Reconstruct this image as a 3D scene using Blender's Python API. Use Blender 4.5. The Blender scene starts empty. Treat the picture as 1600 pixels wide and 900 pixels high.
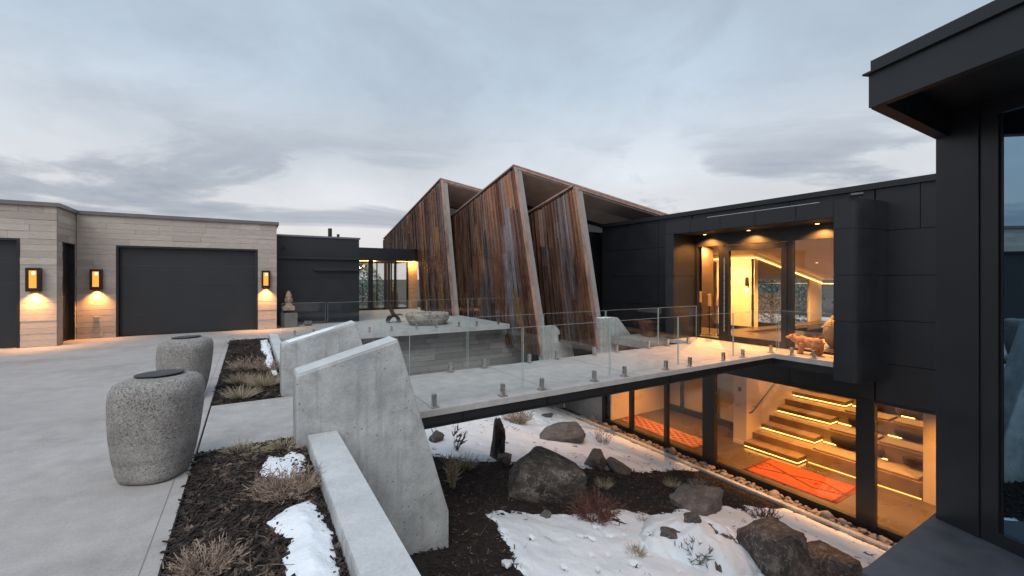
import bpy, bmesh, math, random
import numpy as np
from mathutils import Vector, Matrix, noise as mnoise

random.seed(11); rng = np.random.default_rng(11)
R = math.radians
scene = bpy.context.scene
COL = scene.collection

# ------------------------------------------------------------------ camera
# World axes follow the house: X runs along the bridge, Y along the long glazed facade.
YAW = -31.13
cam_d = bpy.data.cameras.new('camera')
cam = bpy.data.objects.new('camera', cam_d); COL.objects.link(cam)
cam.location = (0, 0, 1.58); cam.rotation_euler = (R(90), 0, R(YAW))
cam_d.sensor_width = 36; cam_d.lens = 15.3; cam_d.shift_y = -15/1600
cam_d.clip_start = .05; cam_d.clip_end = 2000
scene.camera = cam

# ------------------------------------------------------------------ world (overcast dusk sky)
SUN_EL, SUN_AZ = 48, 215          # elevation, compass azimuth measured clockwise from +Y
world = bpy.data.worlds.new('World'); scene.world = world; world.use_nodes = True
W = world.node_tree; W.nodes.clear()
def wn(t, **k):
    n = W.nodes.new(t)
    for a, v in k.items(): setattr(n, a, v)
    return n
def wl(a, b): W.links.new(a, b)
wo = wn('ShaderNodeOutputWorld')
sky = wn('ShaderNodeTexSky', sky_type='NISHITA', sun_disc=False)
sky.sun_elevation = R(SUN_EL); sky.sun_rotation = R(SUN_AZ); sky.air_density = 1.2; sky.dust_density = 1.5
bg1 = wn('ShaderNodeBackground'); bg1.inputs[1].default_value = .07; wl(sky.outputs[0], bg1.inputs[0])
tc = wn('ShaderNodeTexCoord'); sep = wn('ShaderNodeSeparateXYZ'); wl(tc.outputs['Generated'], sep.inputs[0])
def wmath(op, a, b=None, clamp=False):
    n = wn('ShaderNodeMath', operation=op, use_clamp=clamp)
    for i, v in enumerate((a, b)):
        if v is None: continue
        if isinstance(v, (int, float)): n.inputs[i].default_value = v
        else: wl(v, n.inputs[i])
    return n.outputs[0]
zc = wmath('MAXIMUM', sep.outputs[2], 0.0)
def wramp(fac, stops):
    n = wn('ShaderNodeValToRGB'); e = n.color_ramp.elements
    while len(e) < len(stops): e.new(.5)
    for k, (p, c) in enumerate(stops):
        e[k].position = p; e[k].color = (c, c, c, 1) if isinstance(c, (int, float)) else (*c, 1)
    wl(fac, n.inputs[0]); return n.outputs[0]
def wnoise(scale, mscale, loc, detail, dist, rough=.55):
    mp = wn('ShaderNodeMapping'); mp.inputs['Scale'].default_value = mscale; mp.inputs['Location'].default_value = loc
    wl(tc.outputs['Generated'], mp.inputs[0])
    n = wn('ShaderNodeTexNoise'); n.inputs['Scale'].default_value = scale; n.inputs['Detail'].default_value = detail
    n.inputs['Distortion'].default_value = dist; n.inputs['Roughness'].default_value = rough
    wl(mp.outputs[0], n.inputs['Vector']); return n.outputs[0]
def wmix(mode, fac, a, b):
    n = wn('ShaderNodeMixRGB', blend_type=mode)
    for k, v in enumerate((fac, a, b)):
        if isinstance(v, (int, float)): n.inputs[k].default_value = v
        elif isinstance(v, tuple): n.inputs[k].default_value = (*v, 1)
        else: wl(v, n.inputs[k])
    return n.outputs[0]
base = wramp(zc, [(0, (.64, .60, .61)), (.10, (.69, .675, .685)), (.22, (.64, .675, .72)), (.40, (.455, .545, .645)), (1, (.38, .47, .58))])
soft = wnoise(1.9, (1, 1, 1.7), (4.1, 1.3, .4), 9, .4)
base = wmix('MULTIPLY', 1.0, base, wramp(soft, [(.34, .88), (.5, 1.0), (.64, 1.13)]))
wisp = wnoise(2.9, (1, 1, 2.0), (.6, 7.7, 2.1), 11, .5, .62)          # torn grey-blue wisps higher up
base = wmix('MIX', wmath('MULTIPLY', wramp(wisp, [(.50, 0), (.66, .38)]), wramp(zc, [(.12, .25), (.35, 1)])), base, (.36, .425, .505))
low = wnoise(1.5, (1, 1, 4.6), (2.35, 5.2, 1.15), 10, .7, .6)        # long flat cloud bars near the horizon
bars = wmath('MULTIPLY', wramp(low, [(.49, 0), (.55, .62), (.64, .95)]), wramp(zc, [(.02, .6), (.10, 1), (.21, .9), (.31, .05)]))
hmix = wmix('MIX', bars, base, (.275, .32, .39))
bg2 = wn('ShaderNodeBackground'); bg2.inputs[1].default_value = 1.0; wl(hmix, bg2.inputs[0])
mx = wn('ShaderNodeMixShader'); mx.inputs[0].default_value = .93
wl(bg1.outputs[0], mx.inputs[1]); wl(bg2.outputs[0], mx.inputs[2]); wl(mx.outputs[0], wo.inputs[0])

sun_d = bpy.data.lights.new('sun', 'SUN'); sun_d.energy = 1.5; sun_d.angle = R(45); sun_d.color = (1, .98, .97)
sun = bpy.data.objects.new('sun', sun_d); COL.objects.link(sun)
az = R(SUN_AZ); el = R(SUN_EL)
sd = Vector((math.sin(az)*math.cos(el), math.cos(az)*math.cos(el), math.sin(el)))
sun.rotation_euler = sd.to_track_quat('Z', 'Y').to_euler()

vs = scene.view_settings
vs.view_transform = 'Standard'; vs.look = 'None'; vs.exposure = .2; vs.gamma = 1; vs.use_curve_mapping = False
scene.render.engine = 'CYCLES'
cy = scene.cycles
cy.max_bounces = 10; cy.transparent_max_bounces = 24; cy.diffuse_bounces = 4; cy.glossy_bounces = 4
cy.sample_clamp_indirect = 4; cy.caustics_reflective = False; cy.caustics_refractive = False
cy.use_denoising = True

# ------------------------------------------------------------------ materials
def nodes_of(name):
    m = bpy.data.materials.new(name); m.use_nodes = True
    nt = m.node_tree; b = nt.nodes['Principled BSDF']
    return m, nt, b
class N:
    def __init__(s, nt): s.nt = nt
    def new(s, t, **k):
        n = s.nt.nodes.new(t)
        for a, v in k.items(): setattr(n, a, v)
        return n
    def link(s, a, b): s.nt.links.new(a, b)
    def coord(s, scale=(1, 1, 1), rot=(0, 0, 0), out='Object', loc=(0, 0, 0)):
        t = s.new('ShaderNodeTexCoord'); m = s.new('ShaderNodeMapping')
        m.inputs['Scale'].default_value = scale; m.inputs['Rotation'].default_value = rot; m.inputs['Location'].default_value = loc
        s.link(t.outputs[out], m.inputs[0]); return m.outputs[0]
    def noise(s, vec, scale, detail=6, rough=.55, dist=0):
        n = s.new('ShaderNodeTexNoise'); n.inputs['Scale'].default_value = scale; n.inputs['Detail'].default_value = detail
        n.inputs['Roughness'].default_value = rough; n.inputs['Distortion'].default_value = dist
        if vec is not None: s.link(vec, n.inputs['Vector'])
        return n.outputs[0]
    def voro(s, vec, scale, feature='F1', out=0):
        n = s.new('ShaderNodeTexVoronoi', feature=feature); n.inputs['Scale'].default_value = scale
        if vec is not None: s.link(vec, n.inputs['Vector'])
        return n.outputs[out]
    def ramp(s, fac, stops, interp='LINEAR'):
        n = s.new('ShaderNodeValToRGB'); n.color_ramp.interpolation = interp; e = n.color_ramp.elements
        while len(e) < len(stops): e.new(.5)
        for i, (p, c) in enumerate(stops):
            e[i].position = p; e[i].color = (c, c, c, 1) if isinstance(c, (int, float)) else (*c, 1)
        s.link(fac, n.inputs[0]); return n.outputs[0]
    def mix(s, fac, a, b, mode='MIX'):
        n = s.new('ShaderNodeMixRGB', blend_type=mode)
        for i, v in enumerate((fac, a, b)):
            if isinstance(v, (int, float)): n.inputs[i].default_value = v if i == 0 else (v, v, v, 1)
            elif isinstance(v, tuple): n.inputs[i].default_value = (*v, 1)
            else: s.link(v, n.inputs[i])
        return n.outputs[0]
    def math(s, op, a, b=None):
        n = s.new('ShaderNodeMath', operation=op)
        for i, v in enumerate((a, b)):
            if v is None: continue
            if isinstance(v, (int, float)): n.inputs[i].default_value = v
            else: s.link(v, n.inputs[i])
        return n.outputs[0]
    def bump(s, h, b, strength=.3, dist=.01):
        n = s.new('ShaderNodeBump'); n.inputs['Strength'].default_value = strength; n.inputs['Distance'].default_value = dist
        s.link(h, n.inputs['Height']); s.link(n.outputs[0], b.inputs['Normal'])
    def rand(s): return s.new('ShaderNodeObjectInfo').outputs['Random']

def M_plain(name, col, rough=.5, metal=0, var=.12, scale=6, bump=.08, spec=.5):
    m, nt, b = nodes_of(name); n = N(nt); v = n.coord()
    f = n.noise(v, scale)
    lo = tuple(c*(1-var) for c in col); hi = tuple(min(1, c*(1+var)) for c in col)
    n.link(n.ramp(f, [(.3, lo), (.7, hi)]), b.inputs['Base Color'])
    n.link(n.ramp(f, [(.3, max(.02, rough-.06)), (.7, min(1, rough+.08))]), b.inputs['Roughness'])
    b.inputs['Metallic'].default_value = metal; b.inputs['Specular IOR Level'].default_value = spec
    if bump: n.bump(n.noise(v, scale*9, 4), b, bump, .004)
    return m
def M_concrete(name, col, stain=.35, streak=0, pits=True, rough=.75, big=.9, warm=None):
    m, nt, b = nodes_of(name); n = N(nt); v = n.coord()
    f1 = n.noise(v, big, 7, .6); f2 = n.noise(v, 5, 6, .6); f3 = n.noise(v, 55, 3)
    lo = tuple(c*(1-stain) for c in col); hi = tuple(min(.9, c*(1+stain*.55)) for c in col)
    c = n.ramp(f1, [(.28, lo), (.5, col), (.72, hi)])
    c = n.mix(.5, c, n.ramp(f2, [(.3, .36), (.7, .64)]), 'OVERLAY')
    c = n.mix(.22, c, n.ramp(f3, [(.35, .3), (.65, .7)]), 'OVERLAY')
    if warm:
        c = n.mix(n.ramp(n.noise(v, .35, 4), [(.4, 0), (.65, .6)]), c, warm, 'MIX')
    if streak:
        vs_ = n.coord((9, 9, .5)); c = n.mix(n.ramp(n.noise(vs_, 1.3, 5), [(.5, 0), (.72, streak)]), c, tuple(x*.55 for x in col))
    h = f3
    if pits:
        blot = n.noise(v, 2.3, 8, .72, .8)
        c = n.mix(n.ramp(blot, [(.50, 0), (.62, .5)]), c, tuple(x*.62 for x in col))
        c = n.mix(n.ramp(n.noise(v, 1.7, 5, .6, .5), [(.55, 0), (.68, .5)]), c, tuple(min(.85, x*1.4) for x in col))
        pmask = None
        for sc_, r0_, r1_ in ((15, .09, .13), (38, .10, .15)):
            pm = n.ramp(n.voro(v, sc_), [(r0_, 1), (r1_, 0)])
            pm = n.math('MULTIPLY', pm, n.ramp(n.noise(v, sc_*.21, 2), [(.47, 0), (.52, 1)]))
            pmask = pm if pmask is None else n.math('MAXIMUM', pmask, pm)
        c = n.mix(pmask, c, tuple(x*.28 for x in col)); h = n.math('SUBTRACT', f3, n.math('MULTIPLY', pmask, 2.0))
    n.link(c, b.inputs['Base Color']); b.inputs['Roughness'].default_value = rough
    n.bump(h, b, .25, .006)
    return m
def M_random(name, stops, rough=.6, metal=0, grain=(1, 1, 1), gs=6, gstr=.5, bump=.3, interp='LINEAR', bdist=.004, patch=None):
    """colour picked per object, with its own grain"""
    m, nt, b = nodes_of(name); n = N(nt); v = n.coord(grain)
    oi = n.new('ShaderNodeObjectInfo')
    off = n.new('ShaderNodeVectorMath', operation='ADD'); n.link(v, off.inputs[0]); 
    cmb = n.new('ShaderNodeCombineXYZ'); n.link(n.math('MULTIPLY', oi.outputs['Random'], 37.0), cmb.inputs[0]); n.link(n.math('MULTIPLY', oi.outputs['Random'], 91.0), cmb.inputs[2])
    n.link(cmb.outputs[0], off.inputs[1])
    g = n.noise(off.outputs[0], gs, 6, .6, .3)
    c = n.mix(gstr, n.ramp(oi.outputs['Random'], stops, interp), n.ramp(g, [(.3, .25), (.7, .75)]), 'OVERLAY')
    if patch:
        pn = n.noise(off.outputs[0], 1.1, 5, .6, .4)
        c = n.mix(n.ramp(pn, [(.54, 0), (.66, .5)]), c, patch[0])
        c = n.mix(n.ramp(pn, [(.30, .5), (.42, 0)]), c, patch[1])
    n.link(c, b.inputs['Base Color']); b.inputs['Roughness'].default_value = rough; b.inputs['Metallic'].default_value = metal
    n.link(n.ramp(g, [(.3, max(0, rough-.12)), (.7, min(1, rough+.15))]), b.inputs['Roughness'])
    n.bump(g, b, bump, bdist)
    return m
def M_emit(name, col, strength):
    m = bpy.data.materials.new(name); m.use_nodes = True; nt = m.node_tree; nt.nodes.clear()
    o = nt.nodes.new('ShaderNodeOutputMaterial'); e = nt.nodes.new('ShaderNodeEmission')
    e.inputs[0].default_value = (*col, 1); e.inputs[1].default_value = strength; nt.links.new(e.outputs[0], o.inputs[0])
    return m
def M_glass(name, tint=(1, 1, 1), r0=.04, gain=.9, rough=0.0, gcol=(.95, .97, 1)):
    m = bpy.data.materials.new(name); m.use_nodes = True; nt = m.node_tree; nt.nodes.clear(); n = N(nt)
    o = n.new('ShaderNodeOutputMaterial'); t = n.new('ShaderNodeBsdfTransparent'); g = n.new('ShaderNodeBsdfGlossy')
    t.inputs[0].default_value = (*tint, 1); g.inputs['Roughness'].default_value = rough; g.inputs[0].default_value = (*gcol, 1)
    lw = n.new('ShaderNodeLayerWeight'); lw.inputs[0].default_value = .5
    f = n.math('ADD', n.math('MULTIPLY', n.math('POWER', lw.outputs['Facing'], 4.5), gain), r0)
    mxs = n.new('ShaderNodeMixShader'); n.link(f, mxs.inputs[0]); n.link(t.outputs[0], mxs.inputs[1]); n.link(g.outputs[0], mxs.inputs[2])
    n.link(mxs.outputs[0], o.inputs[0])
    return m

MAT = {}
MAT['driveway'] = M_concrete('driveway_concrete', (.425, .395, .375), .26, 0, False, .7, .7, (.40, .375, .36))
MAT['deck'] = M_concrete('deck_concrete', (.43, .405, .385), .12, 0, False, .68, .8)
MAT['terrace'] = M_concrete('terrace_concrete', (.42, .42, .41), .12, 0, False, .65, .8)
MAT['concrete'] = M_concrete('cast_concrete', (.46, .465, .455), .42, .75, True, .78, 1.5)
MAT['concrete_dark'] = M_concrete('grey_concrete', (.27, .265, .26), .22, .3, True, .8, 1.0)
MAT['wall_top'] = M_concrete('wall_top_concrete', (.56, .57, .57), .12, 0, False, .75, 1.5)
MAT['black'] = M_plain('charcoal_panel', (.0145, .0155, .019), .42, 0, .10, 3, .03)
MAT['black_core'] = M_plain('charcoal_wall', (.006, .0065, .0075), .6, 0, .1, 3, .02)
MAT['black_metal'] = M_plain('black_steel', (.013, .0135, .015), .38, 0, .15, 5, .03)
MAT['garage_door'] = M_plain('garage_door_paint', (.020, .021, .024), .40, 0, .06, 2, .02)
MAT['grey_metal'] = M_plain('grey_lining', (.30, .275, .255), .55, 0, .10, 3, .05)
MAT['soffit'] = M_plain('soffit_board', (.60, .53, .475), .6, 0, .12, 2.5, .06)
MAT['steel'] = M_plain('brushed_steel', (.60, .58, .56), .28, 1, .08, 20, .05)
MAT['cap_metal'] = M_plain('parapet_metal', (.16, .155, .15), .45, .3, .08, 4, .03)
MAT['flashing'] = M_plain('sky_sheen_flashing', (.75, .76, .78), .35, .2, .05, 4, 0)  # pale colour paints in the sky reflected by the metal
MAT['stone'] = M_random('limestone', [(0, (.36, .30, .25)), (.3, (.44, .375, .315)), (.55, (.475, .41, .35)), (.8, (.41, .355, .305)), (1, (.51, .445, .385))], .8, 0, (1, 1, 2.5), 4, .42, .5)
MAT['stone_wall'] = M_random('grey_wall_stone', [(0, (.17, .155, .145)), (.5, (.22, .205, .195)), (1, (.27, .25, .235))], .85, 0, (1, 1, 2), 4, .4, .5)
MAT['mortar'] = M_plain('mortar', (.32, .275, .235), .9)
MAT['copper'] = M_random('weathered_copper', [(0, (0.151, 0.095, 0.078)), (.11, (0.298, 0.175, 0.126)), (.22, (0.193, 0.152, 0.144)), (.34, (0.225, 0.139, 0.109)), (.46, (0.248, 0.227, 0.240)), (.53, (0.327, 0.200, 0.143)), (.63, (0.161, 0.111, 0.096)), (.73, (0.339, 0.240, 0.146)), (.81, (0.244, 0.154, 0.120)), (.93, (0.288, 0.268, 0.284)), (1, (0.409, 0.237, 0.163))], .24, .9, (3.0, 3.0, .35), 2.2, .6, .15, 'CONSTANT', .004, ((0.394, 0.267, 0.173), (0.127, 0.102, 0.111)))
MAT['copper_edge'] = M_random('copper_trim', [(0, (.40, .25, .20)), (1, (.52, .33, .265))], .42, .45, (2, 2, .6), 3, .7, .2)
MAT['glass'] = M_glass('clear_glass', (.93, .97, .95), .03, .7)
MAT['guard_glass'] = M_glass('guard_glass', (.97, .985, .98), .024, .60)
MAT['guard_edge'] = M_plain('glass_edge', (.40, .47, .46), .2, 0, .05, 5, 0)
MAT['window_glass'] = M_glass('window_glass', (.94, .95, .94), .034, .66)
MAT['mirror_glass'] = M_glass('blue_sky_tint_glass', (.20, .26, .30), .5, .5, 0, (.42, .66, .86))  # bluish reflection colour stands in for a blue sky
MAT['clerestory'] = M_glass('dark_glass', (.25, .27, .28), .05, .4)
MAT['led'] = M_emit('led_strip', (1, .46, .09), 16)
MAT['led_dim'] = M_emit('led_floor', (1, .42, .075), 5)
MAT['led_soft'] = M_emit('led_cove', (1, .46, .10), 8)
MAT['lamp_glow'] = M_emit('lamp_diffuser', (1, .40, .07), 1.15)
MAT['lamp_hot'] = M_emit('lamp_bulb', (1, .60, .22), 7)
MAT['bronze'] = M_plain('dark_bronze', (.028, .018, .016), .4, .4)
MAT['plaster'] = M_plain('cream_plaster', (.70, .60, .46), .8, 0, .05, 2, .04)
MAT['ceiling'] = M_plain('ceiling_paint', (.40, .34, .28), .8, 0, .05, 2, .03)
MAT['wood_floor'] = M_plain('oak_tread', (.21, .145, .09), .5, 0, .22, 3, .08)
MAT['floor'] = M_plain('stone_floor', (.085, .062, .045), .3, 0, .16, 2, .04)
MAT['cushion'] = M_random('seat_cushion', [(0, (.25, .20, .15)), (1, (.33, .27, .20))], .9, 0, (1, 1, 1), 30, .4, .4)
MAT['pillow'] = M_random('pillow_cloth', [(0, (.03, .022, .02)), (.4, (.06, .035, .03)), (.7, (.11, .06, .045)), (1, (.05, .05, .055))], .9, 0, (1, 6, 1), 9, .8, .4)
MAT['candle'] = M_plain('candle_wax', (.62, .45, .22), .6)
MAT['dark_wood'] = M_plain('dark_wood', (.035, .02, .014), .5)
MAT['curtain'] = M_plain('dark_curtain', (.05, .045, .04), .9)
MAT['bear'] = M_plain('carved_wood', (.50, .20, .075), .55, 0, .35, 14, .5)
MAT['rust'] = M_plain('rusted_steel', (.10, .045, .032), .8, .2, .4, 8, .3)
MAT['bust'] = M_plain('carved_sandstone', (.38, .27, .20), .85, 0, .25, 12, .5)
MAT['pedestal'] = M_concrete('pedestal_stone', (.17, .18, .175), .25, .3, True)
MAT['vase'] = M_plain('clay_vase', (.42, .31, .20), .7, 0, .3, 6, .3)
MAT['bowl'] = None
MAT['lid'] = M_plain('black_lid', (.025, .026, .028), .45)
MAT['earth'] = M_concrete('bare_earth', (.10, .075, .055), .4, 0, False, .95, .3)
MAT['ledge'] = M_plain('ledge_metal', (.085, .09, .105), .45, .2, .18, 5, .05)
MAT['outlet'] = M_plain('outlet_cover', (.35, .33, .31), .4)
MAT['bark'] = M_plain('tree_bark', (.06, .045, .035), .9, 0, .4, 8, .4)

def _snow():
    m, nt, b = nodes_of('snow'); n = N(nt); v = n.coord()
    c = n.ramp(n.noise(v, 2.2, 5), [(.3, (.80, .84, .88)), (.7, (.89, .92, .95))])
    g = n.noise(v, 120, 2)
    spk = n.ramp(n.noise(v, 20, 7, .75), [(.64, 0), (.68, .7)])
    c = n.mix(spk, c, (.25, .19, .14))
    n.link(c, b.inputs['Base Color']); b.inputs['Roughness'].default_value = .75
    b.inputs['Subsurface Weight'].default_value = .15; b.inputs['Subsurface Radius'].default_value = (.02, .025, .03)
    n.bump(n.math('ADD', n.noise(v, 5, 7, .6), n.math('MULTIPLY', g, .12)), b, .6, .05)
    return m
MAT['snow'] = _snow()
def _mulch():
    m, nt, b = nodes_of('mulch_soil'); n = N(nt); v = n.coord((1, 1, 1))
    f = n.noise(v, 14, 8, .7, .6); g = n.noise(n.coord((6, 1.4, 1), (0, 0, .6)), 16, 5, .7, 1.2)
    c = n.ramp(f, [(.3, (.010, .007, .006)), (.55, (.026, .016, .012)), (.8, (.060, .038, .028))])
    c = n.mix(n.ramp(g, [(.62, 0), (.75, .6)]), c, (.09, .06, .045))
    n.link(c, b.inputs['Base Color']); b.inputs['Roughness'].default_value = .95
    n.bump(n.math('ADD', f, g), b, .9, .03)
    return m
MAT['mulch'] = _mulch()
def _chips():
    m, nt, b = nodes_of('bark_chips'); n = N(nt); v = n.coord()
    f = n.voro(v, 22, 'F1', 1); s = n.new('ShaderNodeSeparateColor'); n.link(f, s.inputs[0])
    c = n.ramp(s.outputs[0], [(0, (.014, .010, .009)), (.5, (.028, .018, .0145)), (.8, (.052, .032, .025)), (.95, (.10, .07, .053)), (1, (.24, .185, .14))])
    c = n.mix(.5, c, n.ramp(n.noise(v, 70, 4), [(.3, .3), (.7, .7)]), 'OVERLAY')
    n.link(c, b.inputs['Base Color']); b.inputs['Roughness'].default_value = .9
    n.bump(n.noise(v, 160, 3), b, .4, .004)
    return m
MAT['chips'] = _chips()
def _rock(name, lo, mid, hi, vein):
    m, nt, b = nodes_of(name); n = N(nt); v = n.coord()
    f = n.noise(v, 2.6, 9, .65, .4)
    c = n.ramp(f, [(.28, lo), (.52, mid), (.75, hi)])
    w = n.noise(v, 1.5, 6, .6, 1.6)
    c = n.mix(n.ramp(w, [(.485, 0), (.5, vein), (.515, 0)]), c, (.34, .30, .26))
    c = n.mix(n.ramp(n.noise(v, 3.3, 7, .75), [(.52, 0), (.62, .7)]), c, (.25, .21, .18))
    c = n.mix(n.ramp(n.noise(v, 9, 5, .7), [(.60, 0), (.66, .5)]), c, (.34, .31, .27))
    c = n.mix(.4, c, n.ramp(n.noise(v, 45, 4, .7), [(.3, .25), (.7, .75)]), 'OVERLAY')
    n.link(c, b.inputs['Base Color']); b.inputs['Roughness'].default_value = .85
    n.bump(n.math('ADD', f, n.math('MULTIPLY', n.noise(v, 22, 6, .7), .5)), b, .7, .03)
    return m
MAT['rock'] = _rock('dark_boulder', (.028, .023, .021), (.075, .062, .056), (.15, .125, .11), .75)
MAT['rock_grey'] = _rock('grey_boulder', (.06, .054, .05), (.12, .108, .10), (.20, .18, .165), .2)
MAT['cobble'] = M_random('river_stone', [(0, (.16, .12, .10)), (.35, (.24, .19, .165)), (.65, (.20, .185, .175)), (1, (.34, .27, .235))], .7, 0, (1, 1, 1), 9, .4, .2)
def _pot():
    m, nt, b = nodes_of('pitted_stone'); n = N(nt); v = n.coord()
    f = n.noise(v, 3, 7, .6); g = n.noise(v, 48, 4, .7)
    c = n.ramp(f, [(.3, (.20, .185, .168)), (.55, (.31, .29, .27)), (.75, (.42, .395, .37))])
    c = n.mix(.6, c, n.ramp(g, [(.3, .25), (.7, .75)]), 'OVERLAY')
    p1 = n.ramp(n.noise(v, 105, 2, .5), [(.585, 0), (.65, 1)]); p2 = n.ramp(n.noise(v, 52, 3, .6), [(.63, 0), (.68, 1)])
    band = n.ramp(n.noise(n.coord((.6, .6, 3.4)), 1.6, 4, .6, .4), [(.36, .05), (.60, 1)])
    strata = n.noise(n.coord((.5, .5, 5.0)), 1.5, 5, .6, .5)
    c = n.mix(.55, c, n.ramp(strata, [(.3, .30), (.7, .68)]), 'OVERLAY')
    pm = n.math('MULTIPLY', n.math('MAXIMUM', p1, p2), band)
    c = n.mix(n.math('MULTIPLY', pm, .8), c, (.05, .042, .036))
    w = n.noise(n.coord((1, 1, 2.2), (.25, .1, 0)), 1.25, 5, .5, .5)
    c = n.mix(n.ramp(w, [(.60, 0), (.625, .75), (.65, 0)]), c, (.55, .52, .48))
    n.link(c, b.inputs['Base Color']); b.inputs['Roughness'].default_value = .8
    n.bump(n.math('SUBTRACT', n.math('MULTIPLY', g, .4), pm), b, .8, .008)
    return m
MAT['pot'] = _pot()
def _bowl():
    m, nt, b = nodes_of('cracked_stone'); n = N(nt); v = n.coord()
    f = n.noise(v, 3, 6); d = n.voro(v, 3.2, 'DISTANCE_TO_EDGE')
    c = n.ramp(f, [(.3, (.25, .215, .185)), (.7, (.42, .37, .325))])
    c = n.mix(n.ramp(d, [(.015, .9), (.05, 0)]), c, (.09, .07, .055))
    n.link(c, b.inputs['Base Color']); b.inputs['Roughness'].default_value = .85
    n.bump(n.math('ADD', f, d), b, .6, .04); return m
MAT['bowl'] = _bowl()
def _wood_panel():
    m, nt, b = nodes_of('timber_panel'); n = N(nt)
    g = n.noise(n.coord((1.2, 1.2, 9)), 2.5, 6, .6, .6)
    n.link(n.ramp(g, [(.3, (.27, .16, .08)), (.7, (.48, .31, .17))]), b.inputs['Base Color']); b.inputs['Roughness'].default_value = .5
    return m
MAT['timber'] = _wood_panel()
def _rug(name, base, pat, sc, kind):
    m, nt, b = nodes_of(name); n = N(nt)
    t = n.new('ShaderNodeTexCoord'); s = n.new('ShaderNodeSeparateXYZ'); n.link(t.outputs['Object'], s.inputs[0])
    x, y = s.outputs[0], s.outputs[1]
    if kind == 'zig':   # two wandering zigzag lines with medallions, dark ends
        def tri(v, per, amp):   # triangle wave
            return n.math('MULTIPLY', n.math('ABSOLUTE', n.math('SUBTRACT', n.math('FRACT', n.math('DIVIDE', v, per)), .5)), amp)
        wob = n.math('MULTIPLY', n.math('SUBTRACT', n.noise(t.outputs['Object'], 26, 2), .5), .05)
        l1 = n.math('ABSOLUTE', n.math('ADD', n.math('SUBTRACT', n.math('SUBTRACT', x, tri(n.math('ADD', y, .4), 1.25, .5)), -.02), wob))
        l2 = n.math('ABSOLUTE', n.math('ADD', n.math('ADD', n.math('ADD', x, tri(n.math('ADD', y, .4), 1.25, .5)), .02), wob))
        ln = n.ramp(n.math('MINIMUM', l1, l2), [(.036, 1), (.05, 0)])
        d1 = n.math('ADD', n.math('ABSOLUTE', x), n.math('ABSOLUTE', n.math('SUBTRACT', n.math('FRACT', n.math('DIVIDE', n.math('ADD', y, 1.0), 1.25)), .5)))
        md = n.ramp(d1, [(.05, 1), (.06, 0), (.09, 0), (.1, .9), (.13, .9), (.14, 0)])
        edge = n.ramp(n.math('ABSOLUTE', y), [(.925, 0), (.93, .85), (.99, .85), (1.0, .15)])
        k = n.math('MAXIMUM', n.math('MAXIMUM', ln, md), edge)
        dash = n.math('MULTIPLY', n.ramp(n.voro(t.outputs['Object'], 7), [(.10, .8), (.16, 0)]), n.ramp(n.noise(t.outputs['Object'], 3, 2), [(.5, 0), (.55, 1)]))
        k = n.math('MAXIMUM', k, dash)
        k = n.math('MULTIPLY', k, n.ramp(n.noise(t.outputs['Object'], 60, 2), [(.38, .25), (.5, 1)]))
    else:               # dense diamond lattice with a border
        def lat(sx, sy):
            u = n.math('ADD', n.math('MULTIPLY', x, sx), n.math('MULTIPLY', y, sy))
            return n.math('ABSOLUTE', n.math('SUBTRACT', n.math('FRACT', u), .5))
        k = n.ramp(n.math('MINIMUM', lat(4.6, 3.0), lat(-4.6, 3.0)), [(.05, 1), (.09, 0), (.14, 0), (.18, .6), (.22, 0)])
        bd = n.ramp(n.math('ABSOLUTE', x), [(.30, 0), (.305, 1), (.325, 1), (.33, 0), (.385, 0), (.39, .9)])
        k = n.math('MAXIMUM', n.math('MULTIPLY', k, .9), bd)
    c = n.mix(k, base, pat)
    c = n.mix(.35, c, n.ramp(n.noise(t.outputs['Object'], 9, 5, .7), [(.3, .22), (.7, .72)]), 'OVERLAY')
    n.link(c, b.inputs['Base Color']); b.inputs['Roughness'].default_value = .95
    n.bump(n.noise(t.outputs['Object'], 240, 2), b, .5, .003); return m
MAT['rug_zig'] = _rug('orange_kilim', (.40, .07, .026), (.012, .006, .005), 1, 'zig')
MAT['rug_runner'] = _rug('red_runner', (.20, .02, .012), (.60, .33, .17), 1, 'lat')
def M_leafy(name, c0, c1, rough=.8):
    m, nt, b = nodes_of(name); n = N(nt); v = n.coord()
    n.link(n.ramp(n.noise(v, 11, 3), [(.3, c0), (.7, c1)]), b.inputs['Base Color']); b.inputs['Roughness'].default_value = rough
    return m
MAT['straw'] = M_leafy('dry_grass', (.27, .215, .14), (.52, .44, .31))
MAT['straw_green'] = M_leafy('dry_green_grass', (.24, .205, .125), (.47, .40, .27))
MAT['brown_twig'] = M_leafy('brown_heather', (.20, .14, .105), (.46, .345, .27))
MAT['red_twig'] = M_leafy('russet_twigs', (.085, .032, .024), (.20, .085, .06))
MAT['sage'] = M_leafy('sage_leaves', (.085, .095, .085), (.22, .235, .21))
MAT['dark_twig'] = M_leafy('dark_stems', (.03, .024, .02), (.085, .068, .055))
MAT['needle'] = M_leafy('frosted_needles', (.05, .13, .12), (.19, .34, .31))
MAT['frost'] = M_leafy('frosted_leaves', (.42, .52, .50), (.70, .78, .76))
MAT['pine'] = M_leafy('pine_needles', (.012, .022, .016), (.035, .05, .035))

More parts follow.
